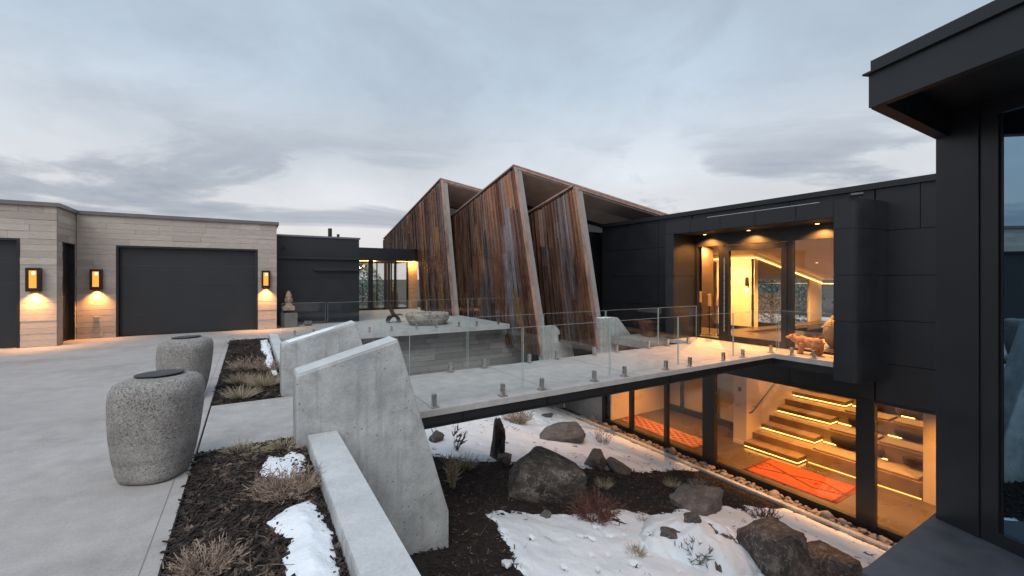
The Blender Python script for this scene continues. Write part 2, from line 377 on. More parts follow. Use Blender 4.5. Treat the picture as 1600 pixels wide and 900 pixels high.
# ------------------------------------------------------------------ mesh helpers
ORIGIN = {}
def org(o): return ORIGIN.get(o.name, Vector((0, 0, 0))) if o else Vector((0, 0, 0))
def tag(o, label=None, cat=None, group=None, kind=None):
    if label: o['label'] = label
    if cat: o['category'] = cat
    if group: o['group'] = group
    if kind: o['kind'] = kind
    return o
def thing(name, loc, label, cat, group=None):
    o = bpy.data.objects.new(name, None); COL.objects.link(o); o.location = loc
    o.empty_display_size = .1; ORIGIN[o.name] = Vector(loc)
    return tag(o, label, cat, group)
class MB:
    def __init__(s): s.v = []; s.f = []
    def add(s, vs, fs):
        k = len(s.v); s.v += [tuple(v) for v in vs]; s.f += [tuple(i+k for i in f) for f in fs]; return s
    def box(s, x0, x1, y0, y1, z0, z1):
        return s.add([(x0,y0,z0),(x1,y0,z0),(x1,y1,z0),(x0,y1,z0),(x0,y0,z1),(x1,y0,z1),(x1,y1,z1),(x0,y1,z1)],
                     [(3,2,1,0),(4,5,6,7),(0,1,5,4),(1,2,6,5),(2,3,7,6),(3,0,4,7)])
    def prism(s, poly, axis, lo, hi):
        """polygon in the two other axes, extruded along axis"""
        def P(p, t):
            return {'x': (t, p[0], p[1]), 'y': (p[0], t, p[1]), 'z': (p[0], p[1], t)}[axis]
        n = len(poly); vs = [P(p, lo) for p in poly]+[P(p, hi) for p in poly]
        return s.add(vs, [tuple(range(n))[::-1], tuple(range(n, 2*n))]+[(i, (i+1) % n, n+(i+1) % n, n+i) for i in range(n)])
    def hexa(s, p):     # 8 corners, bottom ring then top ring
        return s.add(p, [(3,2,1,0),(4,5,6,7),(0,1,5,4),(1,2,6,5),(2,3,7,6),(3,0,4,7)])
    def tube(s, p0, p1, r0, r1=None, n=8):
        r1 = r0 if r1 is None else r1
        p0, p1 = Vector(p0), Vector(p1); d = (p1-p0).normalized()
        u = d.orthogonal().normalized(); w = d.cross(u)
        vs = []
        for p, r in ((p0, r0), (p1, r1)):
            for i in range(n):
                a = 2*math.pi*i/n; vs.append(p+(u*math.cos(a)+w*math.sin(a))*r)
        return s.add(vs, [tuple(range(n))[::-1], tuple(range(n, 2*n))]+[(i, (i+1) % n, n+(i+1) % n, n+i) for i in range(n)])
    def lathe(s, c, prof, n=24, sx=1, sy=1, power=2):
        vs = []; fs = []
        for r, z in prof:
            for i in range(n):
                a = 2*math.pi*i/n; ca, sa = math.cos(a), math.sin(a)
                k = (abs(ca)**power+abs(sa)**power)**(-1/power)
                vs.append((c[0]+r*k*ca*sx, c[1]+r*k*sa*sy, c[2]+z))
        m = len(prof)
        for j in range(m-1):
            for i in range(n): fs.append((j*n+i, j*n+(i+1) % n, (j+1)*n+(i+1) % n, (j+1)*n+i))
        fs.append(tuple(range(n))[::-1]); fs.append(tuple((m-1)*n+i for i in range(n)))
        return s.add(vs, fs)
    def ellipsoid(s, c, r, rot=None, n=14, m=9):
        vs = []; fs = []
        Rm = Matrix.Identity(3) if rot is None else rot
        for j in range(1, m):
            t = math.pi*j/m
            for i in range(n):
                a = 2*math.pi*i/n
                vs.append(Vector(c)+Rm @ Vector((r[0]*math.sin(t)*math.cos(a), r[1]*math.sin(t)*math.sin(a), r[2]*math.cos(t))))
        top, bot = len(vs), len(vs)+1
        vs.append(Vector(c)+Rm @ Vector((0, 0, r[2]))); vs.append(Vector(c)+Rm @ Vector((0, 0, -r[2])))
        for j in range(m-2):
            for i in range(n): fs.append((j*n+i, (j+1)*n+i, (j+1)*n+(i+1) % n, j*n+(i+1) % n))
        for i in range(n):
            fs.append((top, i, (i+1) % n)); fs.append((bot, (m-2)*n+(i+1) % n, (m-2)*n+i))
        return s.add(vs, fs)
    def build(s, name, mat, parent=None, smooth=False, bevel=0, loc=None):
        me = bpy.data.meshes.new(name)
        o_ = org(parent) if parent else Vector(loc or (0, 0, 0))
        me.from_pydata([(v[0]-o_[0], v[1]-o_[1], v[2]-o_[2]) for v in s.v], [], s.f); me.update()
        me.materials.append(MAT[mat] if isinstance(mat, str) else mat)
        if smooth: me.polygons.foreach_set('use_smooth', [True]*len(me.polygons))
        ob = bpy.data.objects.new(name, me); COL.objects.link(ob)
        if parent: ob.parent = parent; ORIGIN[ob.name] = o_
        else: ob.location = o_; ORIGIN[ob.name] = o_
        if bevel:
            md = ob.modifiers.new('bevel', 'BEVEL'); md.width = bevel; md.segments = 2; md.limit_method = 'ANGLE'
        return ob
def box(name, mat, parent, *b, bevel=0): return MB().box(*b).build(name, mat, parent, bevel=bevel)
def struct(o, kind='structure'): o['kind'] = kind; return o
UNIT = {}
def unit_box(name, mat, parent, x0, x1, y0, y1, z0, z1, slim=None):
    """a piece that shares the unit cube of its material"""
    if mat not in UNIT:
        me = bpy.data.meshes.new(name); mb = MB().box(-.5, .5, -.5, .5, -.5, .5)
        me.from_pydata(mb.v, [], mb.f); me.materials.append(MAT[mat]); UNIT[mat] = me
    o = bpy.data.objects.new(name, UNIT[mat]); COL.objects.link(o); o.parent = parent
    g = org(parent); o.location = ((x0+x1)/2-g[0], (y0+y1)/2-g[1], (z0+z1)/2-g[2]); o.scale = (x1-x0, y1-y0, z1-z0)
    return o
def lamp(name, kind, parent, loc, energy, col=(1, .55, .2), **k):
    d = bpy.data.lights.new(name, kind); d.energy = energy; d.color = col
    for a, v in k.items(): setattr(d, a, v)
    o = bpy.data.objects.new(name, d); COL.objects.link(o)
    if parent: o.parent = parent; o.location = Vector(loc)-org(parent)
    else: o.location = loc
    return o

# ------------------------------------------------------------------ ground
def pit_h(a, b):
    """height of the sunken garden"""
    u = min(max((a-.7)/9.2, 0), 1)
    z = -1.15-2.25*u
    z += .10*mnoise.noise(Vector((a*.6, b*.6, 3.1)))*min(1, max(0, (9.6-a)/1.5))
    z += .03*mnoise.noise(Vector((a*2.1, b*2.1, 7.7)))*min(1, max(0, (9.8-a)/1.0))
    return z
X0, X1, Y0, Y1 = .55, 20.5, -7.0, 13.45
g = MB()
o = 600
g.add([(-o,-o,-.03),(o,-o,-.03),(o,o,-.03),(-o,o,-.03),(X0,Y0,-.03),(X1,Y0,-.03),(X1,Y1,-.03),(X0,Y1,-.03)],
      [(0,1,5,4),(1,2,6,5),(2,3,7,6),(3,0,4,7)])
struct(g.build('ground', 'earth'))
g = MB()
for (x0, x1, y0, y1) in ((-40, -.417, -30, 15.6), (-.42, 2.4, 13.25, 22.2)):
    g.box(x0, x1, y0, y1, -.026, 0)
struct(g.build('driveway', 'driveway'))
# saw-cut joints
g = MB()
for y in (2.2, 11.9): g.box(-12, -.50, y-.003, y+.003, .0003, .0012)
g.box(-.506, -.50, -8, 13.2, .0003, .0012)
MATJ = M_plain('joint_filler', (.22, .205, .195), .9)
MAT['joint'] = MATJ
struct(g.build('driveway_joint', 'joint'))
struct(box('walkway', 'deck', None, -.40, 1.60, 4.83, 6.52, -.3, .004, bevel=.006))
# planter soil either side of the walkway
struct(box('planter_bed', 'mulch', None, -.405, .46, -3.0, 4.82, -.3, -.012))
struct(box('planter_bed', 'mulch', None, -.405, .46, 6.53, 13.2, -.3, -.012))
struct(MB().box(-.416, -.406, -4, 13.25, -.3, .003).build('planter_edging', 'black_metal'))

# sunken garden
NX, NY = 110, 200
gv = []; gf = []
for j in range(NY+1):
    for i in range(NX+1):
        a = X0-.1+(10.02-X0+.1)*i/NX; b = Y0+(Y1+.1-Y0)*j/NY
        gv.append((a, b, pit_h(a, b)))
for j in range(NY):
    for i in range(NX): gf.append((j*(NX+1)+i, j*(NX+1)+i+1, (j+1)*(NX+1)+i+1, (j+1)*(NX+1)+i))
gm = MB(); gm.v = gv; gm.f = gf
struct(gm.build('garden_bed', 'mulch', smooth=True))
# gravel trench bed and kerb beside the glazing
struct(box('trench_bed', 'earth', None, 10.0, 10.55, -7, 13.45, -3.7, -3.44))
struct(box('kerb', 'concrete', None, 9.98, 10.10, -7, 13.44, -3.75, -3.34, bevel=.01))

# ------------------------------------------------------------------ snow
def fbm(x, y, s, o=4, seed=0.0):
    v = 0; a = 1; t = 0
    for k in range(o):
        v += a*mnoise.noise(Vector((x*s, y*s, seed+k*3.7))); t += a; a *= .55; s *= 2.1
    return v/t
def snow_sheet(name, inside, base, x0, x1, y0, y1, step, thick, label):
    """inside(x,y) > 0 is covered; the sheet thins to nothing at its edge"""
    nx, ny = int((x1-x0)/step), int((y1-y0)/step); d = {}
    mb = MB(); idx = {}
    val = np.zeros((ny+1, nx+1))
    for j in range(ny+1):
        for i in range(nx+1): val[j, i] = inside(x0+i*step, y0+j*step)
    def vert(j, i):
        if (j, i) not in idx:
            x, y = x0+i*step, y0+j*step; s = val[j, i]
            t = thick*(1-math.exp(-max(0, s)/.14)) if s > 0 else -.05
            idx[(j, i)] = len(mb.v); mb.v.append((x, y, base(x, y)+t+(min(1, s/.12)*(.045*fbm(x, y, 2.2, 4, 2.2)-.05*max(0, fbm(x, y, 4.5, 2, 6.2)-.38)) if s > 0 else 0)))
        return idx[(j, i)]
    for j in range(ny):
        for i in range(nx):
            if max(val[j, i], val[j, i+1], val[j+1, i], val[j+1, i+1]) > 0:
                mb.f.append((vert(j, i), vert(j, i+1), vert(j+1, i+1), vert(j+1, i)))
    ob = mb.build(name, 'snow', smooth=True)
    return tag(ob, label, 'snow', kind='stuff')
def pit_snow(a, b):
    e = .45*fbm(a, b, .9, 3, 1.0)+.30*fbm(a, b, 4.2, 4, 5.0)
    near = min(5.25-b, a-(2.15+.28*max(0, b-3.2)), 9.95-a)
    if a > 8.2: near = min(near, 4.95-b+.1)
    far = min(b-7.12+.10*(a-6)*(a < 6), 9.98-a, a-.9)
    s = max(near, far)+e*(.75 if a < 9.3 else .2)
    # bare specks where stems and bark poke through
    k = fbm(a, b, 2.6, 3, 9.0)
    if k > .38: s = min(s, (.38-k)*1.5)
    k2 = fbm(a, b, 6.5, 2, 4.0)
    if k2 > .43: s = min(s, (.43-k2)*1.5)
    return s
snow_sheet('snow', pit_snow, pit_h, .9, 10.0, 1.6, 13.4, .036, .045, 'white snow lying over the sunken garden on both sides of the bridge')
def poly_sd(poly):
    P = [Vector(p) for p in poly]
    def f(x, y):
        q = Vector((x, y)); ins = False; dm = 9
        for i in range(len(P)):
            A, B = P[i], P[(i+1) % len(P)]
            if (A.y > y) != (B.y > y) and x < (B.x-A.x)*(y-A.y)/(B.y-A.y)+A.x: ins = not ins
            d = B-A; t = max(0, min(1, (q-A).dot(d)/d.dot(d))); dm = min(dm, (q-A-d*t).length)
        return (dm if ins else -dm)+.03*fbm(x, y, 9, 3, 1.5)
    return f
flat = lambda x, y: .012
P1 = [(.06, 4.05), (.14, 4.43), (.25, 4.30), (.33, 4.43), (.43, 4.24), (.40, 3.92), (.27, 3.74), (.20, 3.84), (.17, 3.90), (.10, 3.95)]
P2 = [(.09, 3.20), (.22, 3.34), (.38, 3.38), (.42, 3.14), (.44, 2.87), (.40, 2.3), (.38, 1.9), (.20, 1.9), (.17, 2.53), (.15, 2.73), (.21, 2.90), (.15, 3.02)]
P3 = [(.24, 12.7), (.40, 12.8), (.42, 11.5), (.41, 9.7), (.41, 7.9), (.33, 8.1), (.28, 8.9), (.24, 9.3), (.30, 10.0), (.22, 11.0)]
snow_sheet('snow', poly_sd(P1), flat, 0, .46, 3.6, 4.5, .012, .045, 'small snow patch beside the grass tuft in the front planter')
snow_sheet('snow', poly_sd(P2), flat, 0, .46, 1.8, 3.5, .012, .06, 'long snow drift along the low wall in the front planter')
snow_sheet('snow', poly_sd(P3), flat, .1, .46, 7.5, 13, .02, .05, 'thin strip of snow along the kerb in the rear planter')

# ------------------------------------------------------------------ bark chips (real pieces, too small to pick apart)
def chips(name, n, pts, zfun, lo, hi, label):
    V = []; Fc = []
    for k in range(n):
        p = pts()
        if p is None: continue
        x, y = p; L = random.uniform(lo, hi); w = L*random.uniform(.05, .20); t = L*random.uniform(.03, .09)
        M3 = Matrix.Rotation(random.uniform(0, 6.28), 3, 'Z') @ Matrix.Rotation(random.gauss(0, .28), 3, 'Y') @ Matrix.Rotation(random.gauss(0, .35), 3, 'X')
        z = zfun(x, y)+random.uniform(.0, .022)
        c = Vector((x, y, z)); b = len(V); tp = random.uniform(.35, 1)
        for dx, dy, dz in ((-1,-1,-1),(1,-tp,-1),(1,tp,-1),(-1,1,-1),(-1,-1,1),(1,-tp,1),(1,tp,1),(-1,1,1)):
            V.append(tuple(c+M3 @ Vector((dx*L/2, dy*w/2, dz*t/2))))
        for q in ((3,2,1,0),(4,5,6,7),(0,1,5,4),(1,2,6,5),(2,3,7,6),(3,0,4,7)): Fc.append(tuple(b+i for i in q))
    mb = MB(); mb.v = V; mb.f = Fc
    return tag(mb.build(name, 'chips'), label, 'mulch', kind='stuff')
chips('bark_mulch', 11000, lambda: (random.uniform(-.39, .45), random.uniform(1.6, 4.8)), lambda x, y: -.008, .03, .12, 'dark shredded bark mulch filling the front planter')
chips('bark_mulch', 5200, lambda: (random.uniform(-.39, .41), random.uniform(6.55, 13.15)), lambda x, y: -.008, .04, .11, 'dark shredded bark mulch filling the rear planter')
def pit_pt():
    a, b = random.uniform(1.5, 9.9), random.uniform(3.2, 8.2)
    return (a, b) if pit_snow(a, b) < .03 else None
def snow_pt():
    a, b = random.uniform(2.2, 9.9), random.uniform(2.0, 11.5)
    return (a, b) if pit_snow(a, b) > .05 and fbm(a, b, .8, 2, 12) > .0 else None
chips('bark_mulch', 700, snow_pt, lambda x, y: pit_h(x, y)+.07, .03, .10, 'loose bark bits scattered on the garden snow')
def edge_pt():
    a, b = random.uniform(1.6, 9.9), random.uniform(3.0, 8.4)
    return (a, b) if -.02 < pit_snow(a, b) < .10 else None
chips('bark_mulch', 9000, edge_pt, lambda x, y: pit_h(x, y)+.022, .03, .10, 'bark showing through the thin melting edge of the garden snow')
chips('bark_mulch', 15000, pit_pt, pit_h, .04, .12, 'dark bark mulch in the bare strip under the bridge')

MAT['twig'] = M_plain('dry_twig', (.20, .15, .11), .9, 0, .4, 30, .2)
def twigs(n, x0, x1, y0, y1, zf, label):
    mb = MB()
    for k in range(n):
        x, y = random.uniform(x0, x1), random.uniform(y0, y1); a = random.uniform(0, 6.28); L = random.uniform(.06, .26); r = random.uniform(.0012, .0028)
        p = Vector((x, y, zf(x, y)+.022)); q = p+Vector((math.cos(a)*L, math.sin(a)*L, random.uniform(-.004, .02)))
        q.x = min(max(q.x, x0), x1); mid = (p+q)/2+Vector((random.gauss(0, .012), random.gauss(0, .012), .005))
        mb.tube(p, mid, r, r*.8, 5); mb.tube(mid, q, r*.8, r*.4, 5)
    tag(mb.build('fallen_twigs', 'twig'), label, 'twigs', kind='stuff')
twigs(110, -.38, .43, 1.8, 4.7, lambda x, y: -.006, 'pale dry twigs lying on the front planter mulch')
twigs(110, 1.8, 8.5, 4.2, 7.4, pit_h, 'dry twigs lying on the bare mulch under the bridge')
# ------------------------------------------------------------------ concrete retaining walls
def wing_wall(name, y0, y1, label):
    t = thing(name, (.9, (y0+y1)/2, 0), label, 'wall', 'slanted concrete walls beside the bridge')
    prof = [(.37, -1.75), (.37, .68), (1.325, .94), (1.885, -.99), (1.885, -1.95)]
    MB().prism(prof, 'y', y0, y1).build('wall', 'concrete', t, bevel=.018)
    # paler top, a thin sloping slab
    ca, sa = 1.325-.37, .94-.68
    MB().prism([(.385, .686), (1.318, .9405), (1.318, .9465), (.385, .692)], 'y', y0+.02, y1-.02).build('top', 'wall_top', t)
    return t
wing_wall('concrete_wall', 4.46, 4.81, 'thick slanted concrete wall standing nearest, where the low wall ends')
wing_wall('concrete_wall', 6.55, 6.90, 'slanted concrete wall on the far side of the walkway, snow on its top')
mbk = MB()
prof = poly_sd([(.45, 6.60), (1.0, 6.62), (1.12, 6.75), (1.0, 6.88), (.42, 6.87)])
snow_sheet('snow', prof, lambda x, y: .69+(x-.385)*.2725, .38, 1.3, 6.56, 6.9, .012, .035, 'thin snow lying on the sloping top of the far slanted wall')
t = thing('low_wall', (.58, 1.5, 0), 'low concrete kerb wall with pale top running from the bottom edge to the slanted wall', 'wall')
MB().box(.46, .73, -3, 4.455, -1.9, .115).build('wall', 'concrete', t, bevel=.012)
box('top', 'wall_top', t, .468, .722, -2.99, 4.45, .1155, .121)
t = thing('low_wall', (.53, 9.5, 0), 'low concrete kerb wall along the far planter', 'wall')
MB().box(.44, .64, 6.905, 13.2, -1.9, .115).build('wall', 'concrete', t, bevel=.012)
box('top', 'wall_top', t, .447, .633, 6.91, 13.19, .1155, .121)
# stone faced wall below the terrace
t = thing('retaining_wall', (4, 13.6, -1.7), 'grey stone retaining wall below the terrace slab', 'wall')
box('wall', 'mortar', t, .64, 10.5, 13.46, 13.8, -3.7, -.16)
z = -3.68
while z < -.2:
    hgt = min(random.choice((.16, .18, .2)), -.165-z); x = .66
    while x < 10.45:
        L = min(random.uniform(.5, 1.3), 10.48-x)
        if z > -2.0: unit_box('stone', 'stone_wall', t, x+.004, x+L-.004, 13.43-random.uniform(0, .012), 13.47, z+.004, z+hgt-.004)
        x += L
    z += hgt
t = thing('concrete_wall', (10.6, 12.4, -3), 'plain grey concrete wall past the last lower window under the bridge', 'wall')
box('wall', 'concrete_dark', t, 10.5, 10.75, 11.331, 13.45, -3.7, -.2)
for y in (12.3,): box('joint', 'joint', t, 10.495, 10.5, y, y+.012, -3.6, -.2)

# terrace slab
t = thing('terrace_slab', (5, 17, 0), 'pale concrete terrace slab with thick front edge below the copper walls', 'terrace')
MB().box(2.4, 7.72, 12.92, 22.2, -.155, .004).build('slab', 'terrace', t, bevel=.008)
MB().box(.64, 2.4, 12.92, 13.5, -.155, -.002).build('slab', 'terrace', t)

# ------------------------------------------------------------------ bridge
t = thing('footbridge', (5.5, 5.93, 0), 'concrete footbridge with black steel beams crossing the sunken garden', 'bridge')
MB().box(1.61, 9.44, 4.97, 6.9, -.082, .002).build('deck', 'deck', t, bevel=.006)
MB().box(9.441, 10.34, 3.90, 7.70, -.10, .0015).build('landing', 'deck', t, bevel=.004)
for x in (1.9, 3.65, 5.4, 7.15, 8.9): box('joint', 'joint', t, x, x+.008, 4.98, 6.89, .0022, .004)
for y0, y1 in ((5.0, 5.06), (6.80, 6.86)):
    box('beam', 'black_metal', t, 1.61, 10.4, y0, y1, -.205, -.0825)
box('flange', 'black_metal', t, 1.61, 10.4, 4.965, 5.10, -.217, -.2055)
for x in (2.3, 3.6, 4.9, 6.2, 7.5, 8.8): box('stiffener', 'black_metal', t, x, x+.015, 4.985, 4.999, -.205, -.0825)
box('soffit', 'black_core', t, 1.61, 10.4, 5.061, 6.799, -.13, -.0825)
box('landing_beam', 'black_metal', t, 9.46, 9.52, 3.90, 4.99, -.25, -.101)

# ------------------------------------------------------------------ glass guards
def guard(name, axis, fixed, joints, z0, label, group='frameless glass guards', spig=True, h=.90, first=None):
    """frameless panels standing on steel spigots, along axis at the fixed coordinate"""
    mid = (joints[0][0]+joints[-1][1])/2
    t = thing(name, (mid, fixed, z0) if axis == 'x' else (fixed, mid, z0), label, 'guard rail', group)
    for (p, q) in joints:
        def bx(nm, mt, u0, u1, w, za, zb):
            if axis == 'x': return box(nm, mt, t, u0, u1, fixed-w, fixed+w, za, zb)
            return box(nm, mt, t, fixed-w, fixed+w, u0, u1, za, zb)
        pane = bx('glass_panel', 'guard_glass', p+.004, q-.004, .006, z0+.05, z0+h)
        e = MB()
        for (u0, u1, za, zb) in ((p+.004, q-.004, z0+h+.0005, z0+h+.004), (p+.001, p+.0035, z0+.05, z0+h), (q-.0035, q-.001, z0+.05, z0+h)):
            if axis == 'x': e.box(u0, u1, fixed-.0062, fixed+.0062, za, zb)
            else: e.box(fixed-.0062, fixed+.0062, u0, u1, za, zb)
        ed = e.build('panel_edge', 'guard_edge', pane)
        L = q-p
        for u in ((p+.31, q-.31) if L > 1 else (p+L*.25, q-L*.25)) if spig else ():
            s = MB()
            if axis == 'x':
                s.box(u-.026, u+.026, fixed-.026, fixed-.0075, z0+.006, z0+.16); s.box(u-.026, u+.026, fixed+.0075, fixed+.026, z0+.006, z0+.16); s.box(u-.026, u+.026, fixed-.0075, fixed+.0075, z0+.006, z0+.05)
            else:
                s.box(fixed-.026, fixed-.0075, u-.026, u+.026, z0+.006, z0+.16); s.box(fixed+.0075, fixed+.026, u-.026, u+.026, z0+.006, z0+.16); s.box(fixed-.0075, fixed+.0075, u-.026, u+.026, z0+.006, z0+.05)
            sp = s.build('spigot', 'steel', t, bevel=.003)
            bp = MB().box(u-.055, u+.055, fixed-.055, fixed+.055, z0, z0+.009) if axis == 'x' else MB().box(fixed-.055, fixed+.055, u-.055, u+.055, z0, z0+.009)
            bp.build('base_plate', 'steel', sp, bevel=.002)
    return t
near = [(1.63, 3.22), (3.24, 4.84), (4.86, 6.47), (6.49, 8.11), (8.13, 9.78)]
guard('glass_guard', 'x', 5.06, near, .003, 'frameless glass guard along the near edge of the bridge')
guard('glass_guard', 'x', 6.81, [(1.63, 3.21), (3.23, 4.80), (4.82, 6.40), (6.42, 8.02), (8.04, 9.40)], .003, 'frameless glass guard along the far edge of the bridge')
guard('glass_guard', 'x', 13.02, [(1.87, 3.32), (3.34, 4.74), (4.76, 6.16), (6.18, 7.62)], .005, 'frameless glass guard along the terrace edge behind the slanted walls')
guard('glass_guard', 'x', 13.30, [(.76, 1.85)], .001, 'short glass guard panel in front of the stone bust')
guard('glass_guard', 'y', 9.52, [(3.95, 4.98)], .003, 'short glass guard beside the carved bear')
guard('glass_guard', 'x', 7.62, [(9.5, 10.28)], .003, 'short glass guard panel beside the left jamb of the glazed entrance')

# ------------------------------------------------------------------ stone garage
t = thing('stone_garage', (-1.6, 18, 0), 'flat roofed garage clad in long pale limestone courses', 'building')
FB, LB, SA = 15.5, 14.22, -3.85
D1 = (-3.06, .228, 2.47); D0 = (-7.8, -4.45, 2.49); TOP = 3.25
wall = MB()
wall.box(SA, D1[0]-.001, FB+.03, FB+.3, 0, TOP); wall.box(D1[1]+.001, .74, FB+.03, FB+.3, 0, TOP); wall.box(D1[0]-.001, D1[1]+.001, FB+.03, FB+.3, D1[2]+.001, TOP)
wall.box(-10, D0[0], LB+.03, LB+.3, 0, TOP); wall.box(D0[1], SA-.03, LB+.03, LB+.3, 0, TOP); wall.box(D0[0], D0[1], LB+.03, LB+.3, D0[2], TOP)
wall.box(SA-.3, SA-.03, LB+.301, 14.55, 0, TOP); wall.box(SA-.3, SA-.03, 15.42, FB+.6, 0, TOP); wall.box(SA-.3, SA-.03, 14.55, 15.42, 2.46, TOP)
wall.box(.50, .735, FB+.301, 25, 0, TOP)
w = wall.build('wall', 'mortar', t)
def courses(fixed, axis, u0, u1, hole, side, ztop=TOP):
    z = .004; k = 0
    hs = [.15, .15, .13, .17, .15, .12, .16]
    while z < ztop-.02:
        hh = min(hs[k % 7]*random.uniform(.95, 1.05), ztop-z); k += 1
        if ztop-(z+hh) < .06: hh = ztop-z
        spans = [(u0, u1)]
        if hole and z < hole[2]-.02:
            spans = [(u0, hole[0]), (hole[1], u1)]
            if z+hh > hole[2]: hh = hole[2]-z+.001
        for s0, s1 in spans:
            if s1-s0 < .03: continue
            u = s0
            while u < s1-.001:
                L = random.uniform(.28, 1.15)
                if s1-(u+L) < .2: L = s1-u
                p = random.uniform(.002, .013); gq = .0018
                if axis == 'x': unit_box('stone', 'stone', w, u+gq, u+L-gq, fixed-p, fixed+.029, z+gq, z+hh-gq)
                else: unit_box('stone', 'stone', w, fixed-.029, fixed+p, u+gq, u+L-gq, z+gq, z+hh-gq)
                u += L
        z += hh
courses(FB, 'x', SA+.02, .74, D1, 1)
courses(LB, 'x', -8.6, SA+.0, D0, 1)
courses(SA, 'y', LB+.03, FB+.0, (14.55, 15.42, 2.46), 1)
cap = MB()
cap.box(SA-.0, .80, FB-.06, 25, TOP+.0, TOP+.09); cap.box(-10, SA+.06, LB-.06, FB-.061, TOP, TOP+.09); cap.box(-10, SA-.001, FB-.06, 25, TOP, TOP+.09)
cap.build('roof_cap', 'cap_metal', t)
def garage_door(d, fb):
    fr = MB(); fr.box(d[0]+.001, d[0]+.05, fb-.012, fb+.29, 0, d[2]); fr.box(d[1]-.05, d[1]-.001, fb-.012, fb+.29, 0, d[2]); fr.box(d[0]+.05, d[1]-.05, fb-.012, fb+.29, d[2]-.05, d[2])
    f_ = fr.build('door_frame', 'black_metal', t)
    n = 5; hh = (d[2]-.06)/n
    for i in range(n): box('door_panel', 'garage_door', f_, d[0]+.052, d[1]-.052, fb+.14, fb+.18, .012+i*hh, .012+(i+1)*hh-.0012)
garage_door(D1, FB); garage_door(D0, LB)
dd = box('side_door', 'black_metal', t, SA-.16, SA-.11, 14.58, 15.40, .01, 2.44)
fr = MB(); fr.box(SA-.29, SA+.008, 14.55, 14.58, 0, 2.46); fr.box(SA-.29, SA+.008, 15.40, 15.42, 0, 2.46); fr.box(SA-.29, SA+.008, 14.58, 15.40, 2.44, 2.46)
fr.build('door_frame', 'black_metal', t)
MB().tube((SA-.11, 14.66, 1.02), (SA-.05, 14.66, 1.02), .012).tube((SA-.055, 14.66, 1.02), (SA-.055, 14.78, 1.02), .01).build('handle', 'steel', dd)
box('outlet', 'outlet', t, -3.50, -3.39, FB-.06, FB-.021, .44, .58, bevel=.01)

# wall lamps
def sconce(x, fb, label):
    t = thing('wall_lamp', (x, fb, 1.54), label, 'wall lamp', 'lit box lamps on the garage wall')
    f = fb-.021; d = .16
    fr = MB(); fr.box(x-.115, x-.065, f-d, f, 1.28, 1.82); fr.box(x+.065, x+.115, f-d, f, 1.28, 1.82)
    fr.box(x-.065, x+.065, f-d, f, 1.76, 1.82); fr.box(x-.065, x+.065, f-d, f-.12, 1.28, 1.36); fr.box(x-.065, x+.065, f-.03, f, 1.28, 1.76)
    hs_ = fr.build('housing', 'bronze', t, bevel=.004)
    box('diffuser', 'lamp_glow', hs_, x-.064, x+.064, f-d+.03, f-d+.034, 1.361, 1.759)
    MB().ellipsoid((x+.01, f-d+.018, 1.70), (.028, .012, .035)).build('bulb', 'lamp_hot', hs_, smooth=True)
    lamp('lamp_light', 'SPOT', t, (x, f-.085, 1.30), 120, (1, .42, .11), spot_size=R(110), spot_blend=1.0, shadow_soft_size=.03)
sconce(-4.20, LB, 'lit bronze box lamp between the cut-off garage door and the wall corner')
sconce(-3.43, FB, 'lit bronze box lamp between the narrow door and the wide garage door')
sconce(.44, FB, 'lit bronze box lamp at the right end of the stone garage')

# ------------------------------------------------------------------ black block and glazed link
t = thing('black_block', (2.1, 18, 0), 'low charcoal clad block between the garage and the glazed link', 'building')
box('wall', 'black_core', t, .745, 3.43, 16.52, 22.0, 0, 3.0)
for z0, z1 in ((.01, 1.585), (1.595, 2.18), (2.34, 3.0)):
    box('panel', 'black', t, .75, 3.44, 16.5, 16.521, z0, z1)
box('panel', 'black', t, .75, 3.44, 16.5, 16.521, 2.185, 2.335)
box('ledge', 'black', t, .75, 3.52, 16.38, 16.5, 2.24, 2.32, bevel=.006)
box('ledge', 'black', t, 1.92, 3.46, 16.36, 16.5, 1.84, 1.94, bevel=.006)
box('roof_cap', 'cap_metal', t, .80, 3.48, 16.46, 22, 3.0, 3.06)
MB().tube((2.55, 17.2, 3.05), (2.55, 17.2, 3.42), .07).build('roof_vent', 'black_metal', t)
MB().tube((2.9, 17.6, 3.05), (2.9, 17.6, 3.26), .05).build('roof_vent', 'black_metal', t)
MB().tube((1.0, 16.49, 2.62), (1.0, 16.40, 2.60), .035).build('spot_head', 'black_metal', t)

t = thing('glazed_link', (5.5, 23, 0), 'dark flat roofed entrance link with tall glass doors and timber wall', 'building')
LKB = 22.2
box('fascia', 'black', t, 3.3, 7.6, LKB-.4, LKB+.2, 2.46, 3.08)
box('roof', 'black_core', t, 3.3, 7.6, LKB+.2, 26, 2.6, 3.05)
box('floor', 'floor', t, 3.3, 7.9, LKB-.2, 26, -.10, .012)
box('ceiling', 'dark_wood', t, 3.3, 7.6, LKB+.2, 26, 2.47, 2.599)
for x0, x1 in ((3.44, 3.5), (5.08, 5.30), (6.38, 6.48), (7.02, 7.10)):
    box('mullion', 'black_metal', t, x0, x1, LKB, LKB+.12, .012, 2.46)
for x0, x1 in ((3.5, 5.08), (5.30, 6.38), (6.48, 7.02)):
    fr = box('rail', 'black_metal', t, x0, x1, LKB+.01, LKB+.1, .012, .10)
    box('pane', 'window_glass', fr, x0+.001, x1-.001, LKB+.045, LKB+.06, .101, 2.459)
for x0, x1 in ((3.3, 5.0), (5.05, 6.3), (6.35, 7.55)):
    box('rear_pane', 'window_glass', t, x0, x1, 25.6, 25.62, .05, 2.46)
for x in (5.0, 6.3): box('rear_mullion', 'black_metal', t, x, x+.05, 25.55, 25.65, .012, 2.46)
